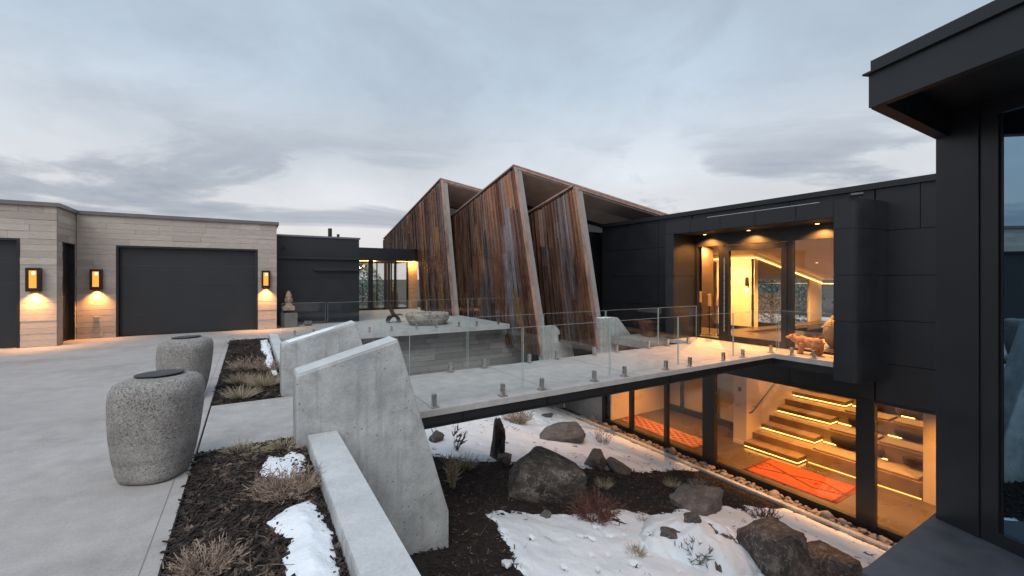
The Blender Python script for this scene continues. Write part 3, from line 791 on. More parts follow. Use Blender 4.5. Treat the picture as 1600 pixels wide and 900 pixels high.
box('timber_wall', 'timber', t, 7.101, 7.6, LKB+.05, LKB+.12, .012, 2.46)
for i in range(5): box('curtain', 'curtain', t, 5.95+i*.085, 6.01+i*.085, LKB+.35+.03*(i % 2), LKB+.42+.03*(i % 2), .02, 2.4)
box('led_strip', 'led', t, 6.5, 7.5, LKB+.0, LKB+.02, 2.445, 2.459)
box('led_strip', 'led', t, 4.65, 5.07, LKB+.0, LKB+.02, 2.445, 2.459)
lamp('link_light', 'POINT', t, (7.3, LKB-.2, 2.3), 60, (1, .5, .14), shadow_soft_size=.08)
lamp('link_light', 'POINT', t, (4.9, LKB-.15, 2.2), 4, (1, .5, .14), shadow_soft_size=.08)
lamp('link_light', 'POINT', t, (5.7, LKB+1.6, 2.2), 60, (1, .55, .2), shadow_soft_size=.1)

# ------------------------------------------------------------------ copper volumes
def copper_volume(a, bt, zt, bb, zb, blen, alen, label, tw=.30, recess=2.2, notch=None):
    sa, sb = -.14, -.20
    t = thing('copper_house_volume', (a, bt, 0), label, 'building', 'copper clad volumes with sloping roofs')
    zr = lambda x, y: zt+sa*(x-a)+sb*(y-bt)
    bf = bt+blen
    # fin wall core: its leaning front edge shows grey
    P = [(bt, zr(a, bt)-.08), (bb, zb), (bf, zb), (bf, zr(a, bf)-.08)]
    if notch: P = [P[0], P[1], (notch[0]-1.0, zb), (notch[0]-1.0, notch[1]), (bf, notch[1]), P[3]]
    MB().prism(P, 'x', a+.06, a+tw).build('fin_wall', 'grey_metal', t)
    # copper front trim
    MB().hexa([(a-.02, bb-.03, zb), (a+.10, bb-.03, zb), (a+.10, bb+.06, zb), (a-.02, bb+.06, zb),
               (a-.02, bt-.03, zt-.02), (a+.10, bt-.03, zt-.02), (a+.10, bt+.06, zt-.02), (a-.02, bt+.06, zt-.02)]).build('edge_trim', 'copper_edge', t)
    # planks, fanning slightly from the leaning edge to plumb at the rear
    u = .0; n = 0
    lean = bt-bb
    def pos(u, z):      # u metres behind the edge along the roof
        k = max(0.0, 1-u/blen); zz = (zr(a, bt+u)-z)/(zr(a, bt+u)-zb)
        return bt+u-lean*k*zz
    while u < blen-.05:
        w = random.choice((.15, .17, .19, .21, .24)); w = min(w, blen-u)
        ztop = lambda q: zr(a, bt+q)-.10
        zlo = notch[1] if notch and bt+u > notch[0]-.05 else zb
        cuts = [0.0]+sorted(random.uniform(.15, .85) for _ in range(random.choice((0, 1, 1, 2))))+[1.0]
        cuts = [c for i, c in enumerate(cuts) if i == 0 or c-cuts[i-1] > .08]
        if cuts[-1] != 1.0: cuts[-1] = 1.0
        prd = random.uniform(.0, .045)
        for c0, c1 in zip(cuts[:-1], cuts[1:]):
            p = prd+random.uniform(0, .012); g_ = .004
            def corner(q, c):
                zz = zlo+(ztop(q)-zlo)*c
                return pos(q, zz), zz
            pts = [corner(u+g_, c0), corner(u+w-g_, c0), corner(u+w-g_, c1), corner(u+g_, c1)]
            mb = MB()
            lo = [(a+.06, y, z) for y, z in pts]; hi = [(a+.02-p, y, z) for y, z in pts]
            mb.hexa([hi[0], lo[0], lo[1], hi[1], hi[3], lo[3], lo[2], hi[2]])
            # standing seam on the front edge of the plank
            s1 = [(y+.0, z) for y, z in (pts[0], pts[3])]
            mb.hexa([(a-.035-p, s1[0][0], s1[0][1]), (a+.02-p, s1[0][0], s1[0][1]), (a+.02-p, s1[0][0]+.02, s1[0][1]), (a-.035-p, s1[0][0]+.02, s1[0][1]),
                     (a-.035-p, s1[1][0], s1[1][1]), (a+.02-p, s1[1][0], s1[1][1]), (a+.02-p, s1[1][0]+.02, s1[1][1]), (a-.035-p, s1[1][0]+.02, s1[1][1])])
            mb.build('copper_plank', 'copper', t)
        u += w; n += 1
    # roof: copper sheet above, soffit below, copper fascia at the front
    def slab(nm, mt, x0, x1, y0, y1, d0, d1, par=None):
        P = [(x0, y0), (x1, y0), (x1, y1), (x0, y1)]
        return MB().hexa([(x, y, zr(x, y)-d1) for x, y in P]+[(x, y, zr(x, y)-d0) for x, y in P]).build(nm, mt, par or t)
    roof_ = slab('roof_sheet', 'copper_edge', a-.05, a+alen, bt-.04, bf, -.03, .02)
    slab('fascia', 'copper_edge', a+.10, a+alen, bt-.03, bt+.03, .021, .10, roof_)
    slab('soffit', 'soffit', a+tw, a+alen, bt+.03, bf-.1, .10, .13, roof_)
    # recessed end wall and clerestory under the soffit
    yb = bt+recess
    P = [(a+tw, zb), (a+alen-.2, zb), (a+alen-.2, zr(a+alen-.2, yb)-.62), (a+tw, zr(a+tw, yb)-.62)]
    MB().prism(P, 'y', yb, yb+.2).build('end_wall', 'black', t)
    P = [(a+tw, zr(a+tw, yb)-.62), (a+alen-.2, zr(a+alen-.2, yb)-.62), (a+alen-.2, zr(a+alen-.2, yb)-.135), (a+tw, zr(a+tw, yb)-.135)]
    MB().prism(P, 'y', yb+.08, yb+.1).build('clerestory', 'clerestory', t)
    return t
copper_volume(7.30, 18.2, 6.00, 16.9, .006, 9.6, 8, 'rear copper clad volume rising behind the stone fire bowl', notch=(21.7, 3.09))
copper_volume(7.90, 12.94, 5.50, 11.3, -.86, 7.2, 8, 'tallest copper clad volume in the middle, at the end of the terrace slab')
copper_volume(8.60, 10.5, 4.45, 9.47, -.44, 5.6, 5.2, 'front copper clad volume nearest the black house', recess=1.6)
def plinth(prof, y0, y1, label):
    t = thing('concrete_plinth', (prof[0][0], y0, prof[0][1]), label, 'plinth')
    MB().prism(prof, 'y', y0, y1).build('wall', 'concrete', t, bevel=.012); return t
plinth([(8.66, -1.35), (10.2, -1.35), (10.03, -.32), (9.30, .43), (8.66, .43)], 9.36, 9.66, 'sloped concrete plinth beside the foot of the front copper volume')
plinth([(7.98, -1.8), (9.4, -1.8), (9.1, -.62), (8.45, .05), (7.98, .05)], 11.25, 11.55, 'sloped concrete plinth at the foot of the tallest copper volume')
snow_sheet('snow', poly_sd([(8.70, 9.37), (9.12, 9.38), (9.06, 9.52), (8.95, 9.62), (8.70, 9.64)]), lambda x, y: .425, 8.68, 9.2, 9.36, 9.66, .015, .07, 'clump of snow on top of the plinth of the front copper volume')
box('undercroft', 'black_core', None, 8.95, 10.45, 11.56, 13.4, -1.9, -.45)['kind'] = 'structure'

# ------------------------------------------------------------------ black house on the right
FA = 10.5; GA = 10.32
t = thing('black_house', (14, 5, 0), 'long charcoal panelled house with glowing lower windows and recessed glazed entrance', 'building')
core = MB()
core.box(FA+.025, FA+.3, -6, 3.63, -.82, 3.36); core.box(FA+.025, FA+.3, 7.73, 11.33, -.82, 3.36)
core.box(FA+.025, FA+.3, 3.63, 7.73, 2.46, 3.36); core.box(FA+.025, FA+.3, 3.63, 7.73, -.82, -.105)
core.box(FA+.301, 18.5, 11.1, 11.33, -.82, 3.36); core.box(FA+.141, 18.5, 11.1, 11.33, -3.6, -.821); core.box(18.7, 18.9, -6, 11.33, -3.6, -.3)
core.build('wall', 'black_core', t)
hp = MB().box(FA-.03, 19, -6, 11.36, 3.361, 3.40).build('roof', 'black_core', t)
box('roof_cap', 'black', t, FA-.06, FA+.25, -6, 11.38, 3.33, 3.445)
def panel(y0, y1, z0, z1): box('wall_panel', 'black', t, FA-.002, FA+.024, y0+.006, y1-.006, z0+.006, z1-.006)
rows = [-.82, -.06, .78, 1.64, 2.50, 3.33]
for k in range(5):
    for y0, y1 in ((-2.2, .3), (.3, 2.95), (2.95, 3.61)) if k == 4 else ((-2.2, .3), (.3, 3.61)): panel(y0, y1, rows[k], rows[k+1])
for k in range(5):
    for y0, y1 in ((7.74, 8.9), (8.9, 11.33)): panel(y0, y1, rows[k], rows[k+1])
for y0, y1 in ((3.63, 5.2), (5.2, 7.72)): panel(y0, y1, 3.06, 3.33)
for y0, y1 in ((3.63, 5.2), (5.2, 7.72)): panel(y0, y1, -.82, -.29)
# entrance portal frame
PF = 9.43
box('portal_core', 'black_core', t, PF+.022, FA+.02, 3.895, 7.75, 2.745, 3.04)
for y0, y1 in ((3.89, 4.55), (4.55, 5.38), (5.38, 6.2), (6.2, 7.0), (7.0, 7.75)):
    box('portal_panel', 'black', t, PF, PF+.021, y0+.005, y1-.005, 2.735, 3.045)
box('flashing', 'flashing', t, PF+.02, PF+.10, 4.15, 6.55, 3.0405, 3.056)
arc_ = [(FA-.004-(FA-PF-.004)*math.cos(R(q)), 3.62-.20*math.sin(R(q))) for q in range(0, 91, 9)]
for z0, z1 in ((-.34, .78), (.78, 1.64), (1.64, 2.50), (2.50, 3.05)):
    o = MB().prism([(PF, 3.89)]+arc_+[(FA-.004, 3.89)], 'z', z0+.004, z1-.004).build('jamb_panel', 'black', t)
    o.data.polygons.foreach_set('use_smooth', [True]*len(o.data.polygons)); o.data.set_sharp_from_angle(angle=R(25))
for z0, z1 in ((.005, 1.64), (1.64, 2.735)):
    box('jamb_panel', 'black', t, PF, FA-.05, 7.50, 7.755, z0+.005, z1-.005)
box('jamb_core', 'black_core', t, PF+.02, FA-.02, 3.64, 3.87, -.33, 3.04)
box('portal_soffit', 'black_core', t, PF+.03, GA, 3.895, 7.5, 2.725, 2.744)
box('header', 'black', t, GA-.03, GA+.1, 3.895, 7.5, 2.42, 2.724)
# entrance glazing
def mull(y0, y1, z0=.003, z1=2.42, x0=GA-.04, x1=GA+.06): box('frame', 'black_metal', t, x0, x1, y0, y1, z0, z1)
mull(6.66, 6.80); mull(5.02, 5.14); mull(7.42, 7.5); mull(3.895, 3.94)
dm = MB(); dm.box(GA-.06, GA+.05, 6.52, 6.655, .012, 2.40); dm.box(GA-.06, GA+.05, 5.145, 5.26, .012, 2.40); dm.box(GA-.06, GA+.05, 5.26, 6.52, .012, .15); dm.box(GA-.06, GA+.05, 5.26, 6.52, 2.27, 2.40)
door = dm.build('pivot_door', 'black_metal', t)
box('pane', 'window_glass', door, GA-.008, GA+.008, 5.261, 6.519, .151, 2.269)
MB().tube((GA-.11, 6.60, .25), (GA-.11, 6.60, 2.1), .014).tube((GA-.11, 6.60, .4), (GA-.06, 6.60, .4), .01).tube((GA-.11, 6.60, 1.95), (GA-.06, 6.60, 1.95), .01).build('pull_handle', 'steel', door)
for y0, y1 in ((3.941, 5.019), (6.801, 7.419)):
    sl = box('sill', 'black_metal', t, GA-.04, GA+.06, y0, y1, .003, .049)
    box('pane', 'window_glass', sl, GA-.008, GA+.008, y0, y1, .05, 2.419)
# lower glazing
for y0, y1 in ((11.22, 11.33), (9.97, 10.08), (8.60, 8.70), (7.07, 7.42), (3.63, 3.94), (.4, .7)):
    box('mullion', 'black_metal', t, FA, FA+.14, y0, y1, -3.44, -.82)
for y0, y1 in ((10.08, 11.22), (8.70, 9.97), (7.42, 8.60), (3.94, 7.07), (.7, 3.63)):
    lw_ = box('window', 'black_metal', t, FA+.005, FA+.13, y0, y1, -3.44, -3.271)
    box('head_rail', 'black_metal', lw_, FA+.005, FA+.13, y0, y1, -.87, -.821)
    box('pane', 'window_glass', lw_, FA+.06, FA+.075, y0+.001, y1-.001, -3.27, -.871)
# interior, lower level
box('lower_floor', 'floor', t, FA+.15, 18.7, -6, 11.035, -3.5, -3.30)
for y in (2.2, 4.9, 7.6, 10.2): box('floor_joint', 'joint', t, FA+.16, 18, y, y+.012, -3.2995, -3.2985)
box('floor_joint', 'joint', t, 12.3, 12.312, -6, 11, -3.2995, -3.2985)
box('lower_ceiling', 'ceiling', t, FA+.15, 18.7, 7.75, 11.035, -.6, -.5)
box('lower_ceiling', 'ceiling', t, FA+.15, 12.6, -6, 7.75, -.6, -.5)
box('stair_wall', 'plaster', t, 12.40, 18.4, 7.32, 7.72, -3.30, -.61)
box('stair_wall', 'plaster', t, 12.62, 18.4, 2.6, 3.50, -3.30, -.61)
box('end_wall', 'plaster', t, FA+.16, 13.6, 11.04, 11.095, -3.299, -.61)
box('far_wall', 'plaster', t, 18.2, 18.4, 3.5, 7.32, -3.30, 1.0)
box('backing_wall', 'plaster', t, 13.62, 13.8, 7.72, 11.035, -3.30, -.61)  # wall added close behind the inner panes so the back looks lit
# back glazing of the lower hall
for y0, y1 in ((7.72, 7.82), (9.0, 9.08), (10.3, 10.38)):
    box('inner_mullion', 'black_metal', t, 13.4, 13.5, y0, y1, -3.30, -.6)
box('inner_rail', 'black_metal', t, 13.4, 13.5, 7.82, 11.035, -3.30, -3.10)
for y0, y1 in ((7.82, 9.0), (9.08, 10.3), (10.38, 11.035)): box('inner_pane', 'window_glass', t, 13.44, 13.455, y0, y1, -3.1, -.6)
skt = MB().box(12.385, 12.399, 7.32, 7.72, -3.299, -3.2); skt.build('skirting', 'plaster', t)
# bleacher stair
for k in range(6):
    a0 = 12.7+.9*k; zt = -2.94+.36*k
    bs_ = box('bench_step', 'wood_floor', t, a0, 18.19, 3.501, 7.319, zt-.36+(.0 if k else .0)+.001, zt, bevel=.008)
    for q0, q1 in ((3.55, 5.82),) if k == 0 else ((5.55, 5.85), (4.44, 4.72), (3.52, 3.72)):
        box('led_strip', 'led_dim' if k == 0 else 'led', bs_, a0-.012, a0-.002, q0, q1, zt-.355, zt-.345)
    st_ = box('stair_tread', 'wood_floor', t, a0-.46, a0-.001, 5.86, 7.31, zt-.36+.06, zt-.18, bevel=.006)
    box('led_strip', 'led', st_, a0-.44, a0-.425, 5.88, 7.30, zt-.36+.044, zt-.36+.058)
    box('led_strip', 'led', st_, a0-.42, a0-.02, 5.868, 5.88, zt-.36+.044, zt-.36+.058)
MB().tube((12.55, 7.24, -2.32), (14.9, 7.24, -.95), .022).tube((12.75, 7.24, -2.2), (12.75, 7.32, -2.2), .01).tube((14.3, 7.24, -1.3), (14.3, 7.32, -1.3), .01).tube((12.55, 7.24, -2.32), (12.55, 7.32, -2.36), .018).build('handrail', 'black_metal', t)
box('socket', 'black_metal', t, 12.605, 12.619, 3.05, 3.17, -2.85, -2.66)
box('switch', 'black_metal', t, 12.385, 12.399, 7.48, 7.56, -1.75, -1.63)
# interior, entrance level
box('upper_floor', 'floor', t, GA+.07, 12.6, 3.9, 11.035, -.095, .0)
box('upper_floor', 'floor', t, 12.6, 18.4, 7.5, 8.0, -.095, .0)
box('hall_wall', 'plaster', t, 14.0, 14.2, 8.0, 11.0, 0, 2.9)
zc_ = lambda a: 2.95-.195*(a-11.2)
CA = FA+.31
MB().hexa([(CA, 2.5, zc_(CA)), (18.5, 2.5, zc_(18.5)), (18.5, 11.0, zc_(18.5)), (CA, 11.0, zc_(CA)),
           (CA, 2.5, zc_(CA)+.05), (18.5, 2.5, zc_(18.5)+.05), (18.5, 11.0, zc_(18.5)+.05), (CA, 11.0, zc_(CA)+.05)]).build('sloped_ceiling', 'ceiling', t)
# rear wall with raked windows, looking to the trees
def rake(x0, x1, d0, d1): return [(x0, zc_(x0)-d0), (x1, zc_(x1)-d0), (x1, zc_(x1)-d1), (x0, zc_(x0)-d1)]
MB().prism(rake(14.2, 18.5, .02, .16), 'y', 8.0, 8.12).build('hall_wall', 'plaster', t)
MB().prism(rake(14.05, 18.45, .125, .145), 'y', 7.97, 7.999).build('led_strip', 'led_soft', t)
box('led_strip', 'led_soft', t, 13.97, 13.999, 8.0, 10.9, zc_(14)-.17, zc_(14)-.145)
box('led_strip', 'led_soft', t, 18.36, 18.38, 2.6, 7.97, zc_(18.4)-.17, zc_(18.4)-.15)
for x0, x1 in ((14.0, 14.12), (16.05, 16.2), (17.6, 18.5)):
    mt = 'plaster' if x0 > 17 or x0 < 14.05 else 'black_metal'
    MB().prism([(x0, -.3), (x1, -.3), (x1, zc_(x1)-.165), (x0, zc_(x0)-.165)], 'y', 8.02, 8.10).build('hall_pier' if mt == 'plaster' else 'window_post', mt, t)
for x0, x1 in ((14.12, 16.05), (16.2, 17.6)):
    MB().prism([(x0, -.3), (x1, -.3), (x1, zc_(x1)-.17), (x0, zc_(x0)-.17)], 'y', 8.05, 8.06).build('rear_pane', 'window_glass', t)
box('window_rail', 'black_metal', t, 14.12, 16.05, 8.03, 8.08, 1.42, 1.46)
box('rear_pane', 'window_glass', t, 18.5, 18.51, 3.0, 7.4, -1.5, 1.5)
for y in (2.9, 5.0, 7.4): box('window_post', 'black_metal', t, 18.45, 18.55, y, y+.12, -1.5, 1.6)
box('cabinet', 'dark_wood', t, 12.5, 13.1, 8.85, 10.9, 0, 2.6)
box('picture', 'plaster', t, 13.985, 13.999, 8.55, 8.62, 1.1, 1.9)

def downlight(x, y, z, energy, label, group, kind='SPOT', size=R(95), col=(1, .40, .09), r=.05, cat='downlight', blend=.6):
    t = thing('downlight', (x, y, z), label, cat, group)
    MB().lathe((x, y, z-.012), [(r, 0), (r, .011)], 16).build('trim', 'black_metal', t)
    MB().lathe((x, y, z-.016), [(r*.72, 0), (r*.72, .0035)], 16).build('lens', 'lamp_hot', t)
    if kind == 'SPOT': lamp('lamp_light', 'SPOT', t, (x, y, z-.03), energy, col, spot_size=size, spot_blend=blend, shadow_soft_size=.03)
    else: lamp('lamp_light', 'POINT', t, (x, y, z-.12), energy, col, shadow_soft_size=.10)
for y, nm in ((7.05, 'left'), (5.9, 'middle'), (4.45, 'right')):
    downlight(10.08, y, 2.724, 240, f'lit recessed downlight in the entrance soffit, {nm} one of three', 'entrance soffit downlights', size=R(140))
for i, (x, y, en) in enumerate(((12.6, 8.6, 1300), (11.9, 5.4, 650), (15.6, 6.9, 1100))):  # unseen lamps added to light the entrance hall
    downlight(x, y, zc_(x), en, 'unseen ceiling lamp added ' + ('over the candle holders in the entrance hall', 'over the clay vase in the entrance hall', 'over the bench steps')[i], 'added lamps of the entrance hall', 'SPOT', R((165, 120, 150)[i]), col=(1, .47, .14))
for i, (x, y, en) in enumerate(((11.45, 9.5, 620), (11.7, 5.5, 900), (11.8, 2.6, 560))):  # unseen spots added to brighten the rugs and lower floor
    downlight(x, y, -.6, en, 'unseen ceiling lamp added ' + ('above the red runner rug', 'above the orange zigzag rug', 'above the bare floor by the right pane')[i], 'added lamps of the lower lounge', 'SPOT', R(112), blend=.9)

# ------------------------------------------------------------------ near dark building at the right edge
Cv = Vector((.345, .939)); Cv.normalize(); Nv = Vector((-Cv.y, Cv.x))       # along the facade / outward
E0 = Vector((3.58, 1.27)); P0 = Vector((4.86, 1.27))
t = thing('dark_house_corner', (4.86, 1.27, 0), 'charcoal house corner with deep eave and blue reflecting window at right edge', 'building')
def along(s0, s1, w0, w1, z0, z1, nm, mat, bevel=0, par=None):
    """box along the facade: s metres towards the viewer from P0, w metres outward"""
    q = [P0-Cv*s+Nv*w for s, w in ((s0, w0), (s1, w0), (s1, w1), (s0, w1))]
    return MB().hexa([(p.x, p.y, z0) for p in q]+[(p.x, p.y, z1) for p in q]).build(nm, mat, par or t, bevel=bevel)
along(0, .286, -.5, 0, -.40, 2.96, 'corner_post', 'black', .004)
wf_ = along(.290, .395, -.30, -.012, -.40, 2.96, 'window_frame', 'black')
along(.395, 3.6, -.30, -.012, 2.80, 2.96, 'window_frame', 'black')
along(.395, 3.6, -.30, -.012, -.40, -.30, 'window_frame', 'black')
along(.396, .412, -.26, -.03, -.30, 2.80, 'glazing_bead', 'black_metal', 0, wf_)
along(.413, 3.6, -.045, -.035, -.299, 2.799, 'pane', 'mirror_glass', 0, wf_)
along(.46, 4, -3.2, -3.0, -.4, 2.96, 'inner_wall', 'black_core')
along(.2, .285, -3.2, -.5, -.4, 2.96, 'inner_wall', 'black_core')
along(.46, 4, -3.0, -.3, -.42, -.401, 'inner_floor', 'black_core')
along(.0, 4, -3.2, .25, 2.961, 2.99, 'eave_soffit', 'black_core')
# eave: fascia along the facade and its far return
e = [E0, E0+Vector((5, 0)), E0+Vector((5, 0))-Vector((0, .09)), E0+Vector((.07, -.09))]
f0 = E0-Cv*5.2
def fas(z0, z1, off, th, nm, mat):
    a0 = E0+Nv*off+Vector((0, off)); b0 = f0+Nv*off
    i0 = a0-Nv*th-Cv*.0; i1 = b0-Nv*th
    MB().hexa([(b0.x, b0.y, z0), (i1.x, i1.y, z0), (i0.x, i0.y, z0), (a0.x, a0.y, z0), (b0.x, b0.y, z1), (i1.x, i1.y, z1), (i0.x, i0.y, z1), (a0.x, a0.y, z1)]).build(nm, mat, t)
fas(2.73, 2.95, 0, .06, 'fascia', 'black'); fas(2.951, 2.963, .022, .12, 'drip_edge', 'black_metal'); fas(2.964, 3.045, -.006, .2, 'roof_cap', 'black')
MB().box(3.62, 8, 1.19, 1.27, 2.73, 2.95).build('fascia', 'black', t)
MB().box(3.62, 8, 1.15, 1.272, 2.951, 3.045).build('roof_cap', 'black', t)
q = [E0+Vector((.06, -.02)), Vector((8, 1.19)), Vector((8, -4)), f0+Vector((.1, 0))]
MB().prism([(p.x, p.y) for p in q], 'z', 2.93, 3.03).build('roof', 'black_core', t)
# ledge below
q = [E0, Vector((8, 1.27)), Vector((8, -3)), E0-Cv*4]
MB().prism([(p.x, p.y) for p in q][::-1], 'z', -.62, -.43).build('balcony_edge', 'black', t)
MB().prism([(E0.x-.03, 1.30), (8, 1.30), (8, .6), (E0.x-.03-.345*.7, 1.30-.939*.7)][::-1], 'z', -.429, -.40).build('ledge_cap', 'ledge', t, bevel=.004)

# ------------------------------------------------------------------ stone vessels
def vessel(x, y, rz, label, sc=1):
    t = bpy.data.objects.new('stone_vessel', None); COL.objects.link(t); tag(t, label, 'planter pot', 'pair of rounded stone vessels')
    prof = [(.0, .0), (.205, .004), (.232, .016), (.250, .06), (.276, .18), (.298, .34), (.312, .50), (.320, .63), (.316, .71), (.296, .762), (.255, .79), (.19, .803), (.14, .805)]
    ORIGIN[t.name] = Vector((0, 0, 0))
    b = MB().lathe((0, 0, 0), prof, 56, .91, .84, 2.7)
    # hand-shaped unevenness
    b.v = [(v[0]*(1+.05*mnoise.noise(Vector((v[0]*2+x, v[1]*2, v[2]*2)))) + .05*v[2], v[1]*(1+.05*mnoise.noise(Vector((v[0]*2, v[1]*2+y, v[2]*2)))), v[2]*(1+.04*v[0])) for v in b.v]
    b.build('body', 'pot', t, smooth=True)
    lid = MB().lathe((.04, 0, .812), [(.0, 0), (.165, .0), (.167, .004), (.165, .009), (.0, .009)], 40, 1.0, .84, 2.1)
    lid.v = [(v[0], v[1], v[2]+.045*v[0]) for v in lid.v]
    lid.build('lid', 'lid', t)
    t.location = (x, y, .0); t.rotation_euler = (0, 0, R(rz)); t.scale = (sc, sc, sc)
vessel(-.65, 4.47, -28, 'nearer pitted stone vessel with black lid on the driveway', 1.0)
vessel(-.745, 7.15, -25, 'farther stone vessel with a pale vein and black lid on the driveway', .99)

# ------------------------------------------------------------------ boulders
def boulder(name, x, y, z, sx, sy, sz, rz, seed, mat, label, rough=.05, cuts=15, pts=None):
    rn = random.Random(seed); bm = bmesh.new()
    sg = lambda q: math.copysign(abs(q)**.62, q)
    for _ in range(cuts):
        d = Vector((rn.gauss(0, 1), rn.gauss(0, 1), rn.gauss(0, 1))).normalized()*rn.uniform(.88, 1.08)
        bm.verts.new((sg(d.x)*.92, sg(d.y)*.92, sg(d.z)*.9*(1 if d.z > 0 else .8)))
    r = bmesh.ops.convex_hull(bm, input=bm.verts[:])
    bmesh.ops.delete(bm, geom=[g for g in r['geom_unused'] if isinstance(g, bmesh.types.BMVert)], context='VERTS')
    bmesh.ops.bevel(bm, geom=bm.edges[:], offset=.05, segments=1, affect='EDGES')
    bmesh.ops.triangulate(bm, faces=bm.faces[:])
    bmesh.ops.subdivide_edges(bm, edges=bm.edges[:], cuts=5, use_grid_fill=True)
    bmesh.ops.triangulate(bm, faces=bm.faces[:])
    for v in bm.verts:
        p = v.co; nn = p.normalized()
        v.co = p+nn*(rough*1.5*mnoise.noise(p*1.6+Vector((seed, 0, 0)))+rough*.8*mnoise.noise(p*4.3+Vector((0, seed, 0)))+rough*.45*mnoise.noise(p*11+Vector((0, 0, seed))))
    me = bpy.data.meshes.new(name); bm.to_mesh(me); bm.free()
    me.materials.append(MAT[mat]); me.polygons.foreach_set('use_smooth', [True]*len(me.polygons))
    me.set_sharp_from_angle(angle=R(24))
    o = bpy.data.objects.new(name, me); COL.objects.link(o); o.location = (x, y, z); o.scale = (sx, sy, sz); o.rotation_euler = (rn.uniform(-.2, .2), rn.uniform(-.2, .2), R(rz))
    return tag(o, label, 'rock' if sx < .3 else 'boulder')
G = 'rocks in the sunken garden'
def put(nm, a, b, dz, sx, sy, sz, rz, seed, mat, label, **k):
    o = boulder(nm, a, b, pit_h(a, b)+dz, sx, sy, sz, rz, seed, mat, label, **k); o['group'] = G; return o
put('boulder', 4.25, 5.95, .22, .80, .62, .56, -25, 3, 'rock', 'largest dark veined boulder on the bare mulch under the bridge')
put('boulder', 7.0, 9.2, .10, .78, .5, .36, -30, 5, 'rock_grey', 'flat topped grey boulder in the snow beyond the bridge', cuts=14)
put('standing_rock', 4.15, 7.42, .30, .15, .15, .62, 10, 8, 'rock', 'tall thin dark standing stone in the far snow', cuts=26, rough=.08)
put('rock', 4.16, 7.24, .06, .25, .20, .22, 60, 52, 'rock_grey', 'rounded brown rock at the foot of the standing stone')
put('rock', 6.55, 7.25, .12, .34, .26, .30, 15, 13, 'rock_grey', 'left of two grey rocks at the edge of the far snow')
put('rock', 7.05, 7.1, .08, .34, .28, .26, 100, 15, 'rock_grey', 'right of two grey rocks at the edge of the far snow')
put('boulder', 7.25, 5.25, .06, .66, .52, .60, 20, 58, 'rock_grey', 'pointed grey boulder at the edge of the near snow', cuts=11)
put('boulder', 6.20, 3.32, .10, .58, .50, .58, -10, 22, 'rock', 'dark boulder with one snowy side at the bottom of the near snow')
put('boulder', 7.05, 2.95, .10, .60, .45, .48, 10, 64, 'rock', 'low dark boulder beside the black ledge')
put('rock', 7.75, 2.75, .08, .26, .2, .2, 10, 26, 'rock_grey', 'small grey rock just left of the black ledge corner')
put('rock', 8.4, 11.7, .06, .30, .10, .12, 10, 28, 'rock', 'long thin dark rock lying far back in the snow')
put('rock', 3.25, 8.5, .06, .28, .2, .14, 30, 31, 'rock', 'flat dark rock beside the near slanted wall, below the bridge')
put('rock', 3.68, 5.15, .04, .11, .09, .08, 30, 33, 'rock_grey', 'small tan pebble on the edge of the near snow')
put('rock', 4.98, 3.98, .17, .13, .22, .12, 40, 35, 'rock', 'dark rock poking out of the near snow mound', rough=.08)
put('rock', 5.45, 4.05, .40, .12, .18, .09, 80, 37, 'rock', 'small dark rock tip on top of the near snow mound', rough=.08)
put('rock', 2.35, 4.0, .05, .07, .06, .06, 80, 39, 'snow', 'lone lump of snow on the mulch near the slanted wall')
# the snow covered hump: a low outcrop with broken snow on it
def hump(x, y):
    m = 1-((x-5.6)/1.0)**2-((y-4.02)/.80)**2+.5*fbm(x, y, 1.5, 4, 7.0)
    return (.34+.16*fbm(x, y, 1.2, 3, 3.3))*max(0, m)**.75+.05*fbm(x, y, 5.0, 3, 2.0)*max(0, min(1, m))
mb = MB(); st = .035; nx, ny = int(2.5/st), int(2.1/st)
for j in range(ny+1):
    for i in range(nx+1):
        x, y = 4.4+i*st, 3.0+j*st; hh = hump(x, y)
        mb.v.append((x, y, pit_h(x, y)+hh-.03+.025*fbm(x, y, 9, 3, 1.0) if hh > .02 else pit_h(x, y)-.06))
for j in range(ny):
    for i in range(nx): q = j*(nx+1)+i; mb.f.append((q, q+1, q+nx+2, q+nx+1))
o = mb.build('rock_outcrop', 'rock', smooth=True); o['group'] = G
tag(o, 'low rock outcrop mostly hidden under snow near the bottom', 'boulder')
def hump_snow(x, y):
    h_ = hump(x, y)
    if h_ < .015: return -1
    v = .30+.9*fbm(x, y, 1.7, 4, 8.0)+.35*fbm(x, y, 6.0, 3, 5.0)-.45*max(0, (x-5.2))*max(0, fbm(x, y, .9, 2, 4.0)+.2)
    return min(v, (h_-.015)*6)
snow_sheet('snow', hump_snow, lambda x, y: pit_h(x, y)+hump(x, y)-.012, 4.4, 6.9, 3.0, 5.1, .035, .06, 'broken snow over the low rock outcrop near the bottom')
boulder('rock', 1.66, 16.0, .08, .19, .14, .13, 20, 43, 'rock_grey', 'smooth dark stone on the paving right of the bust pedestal')

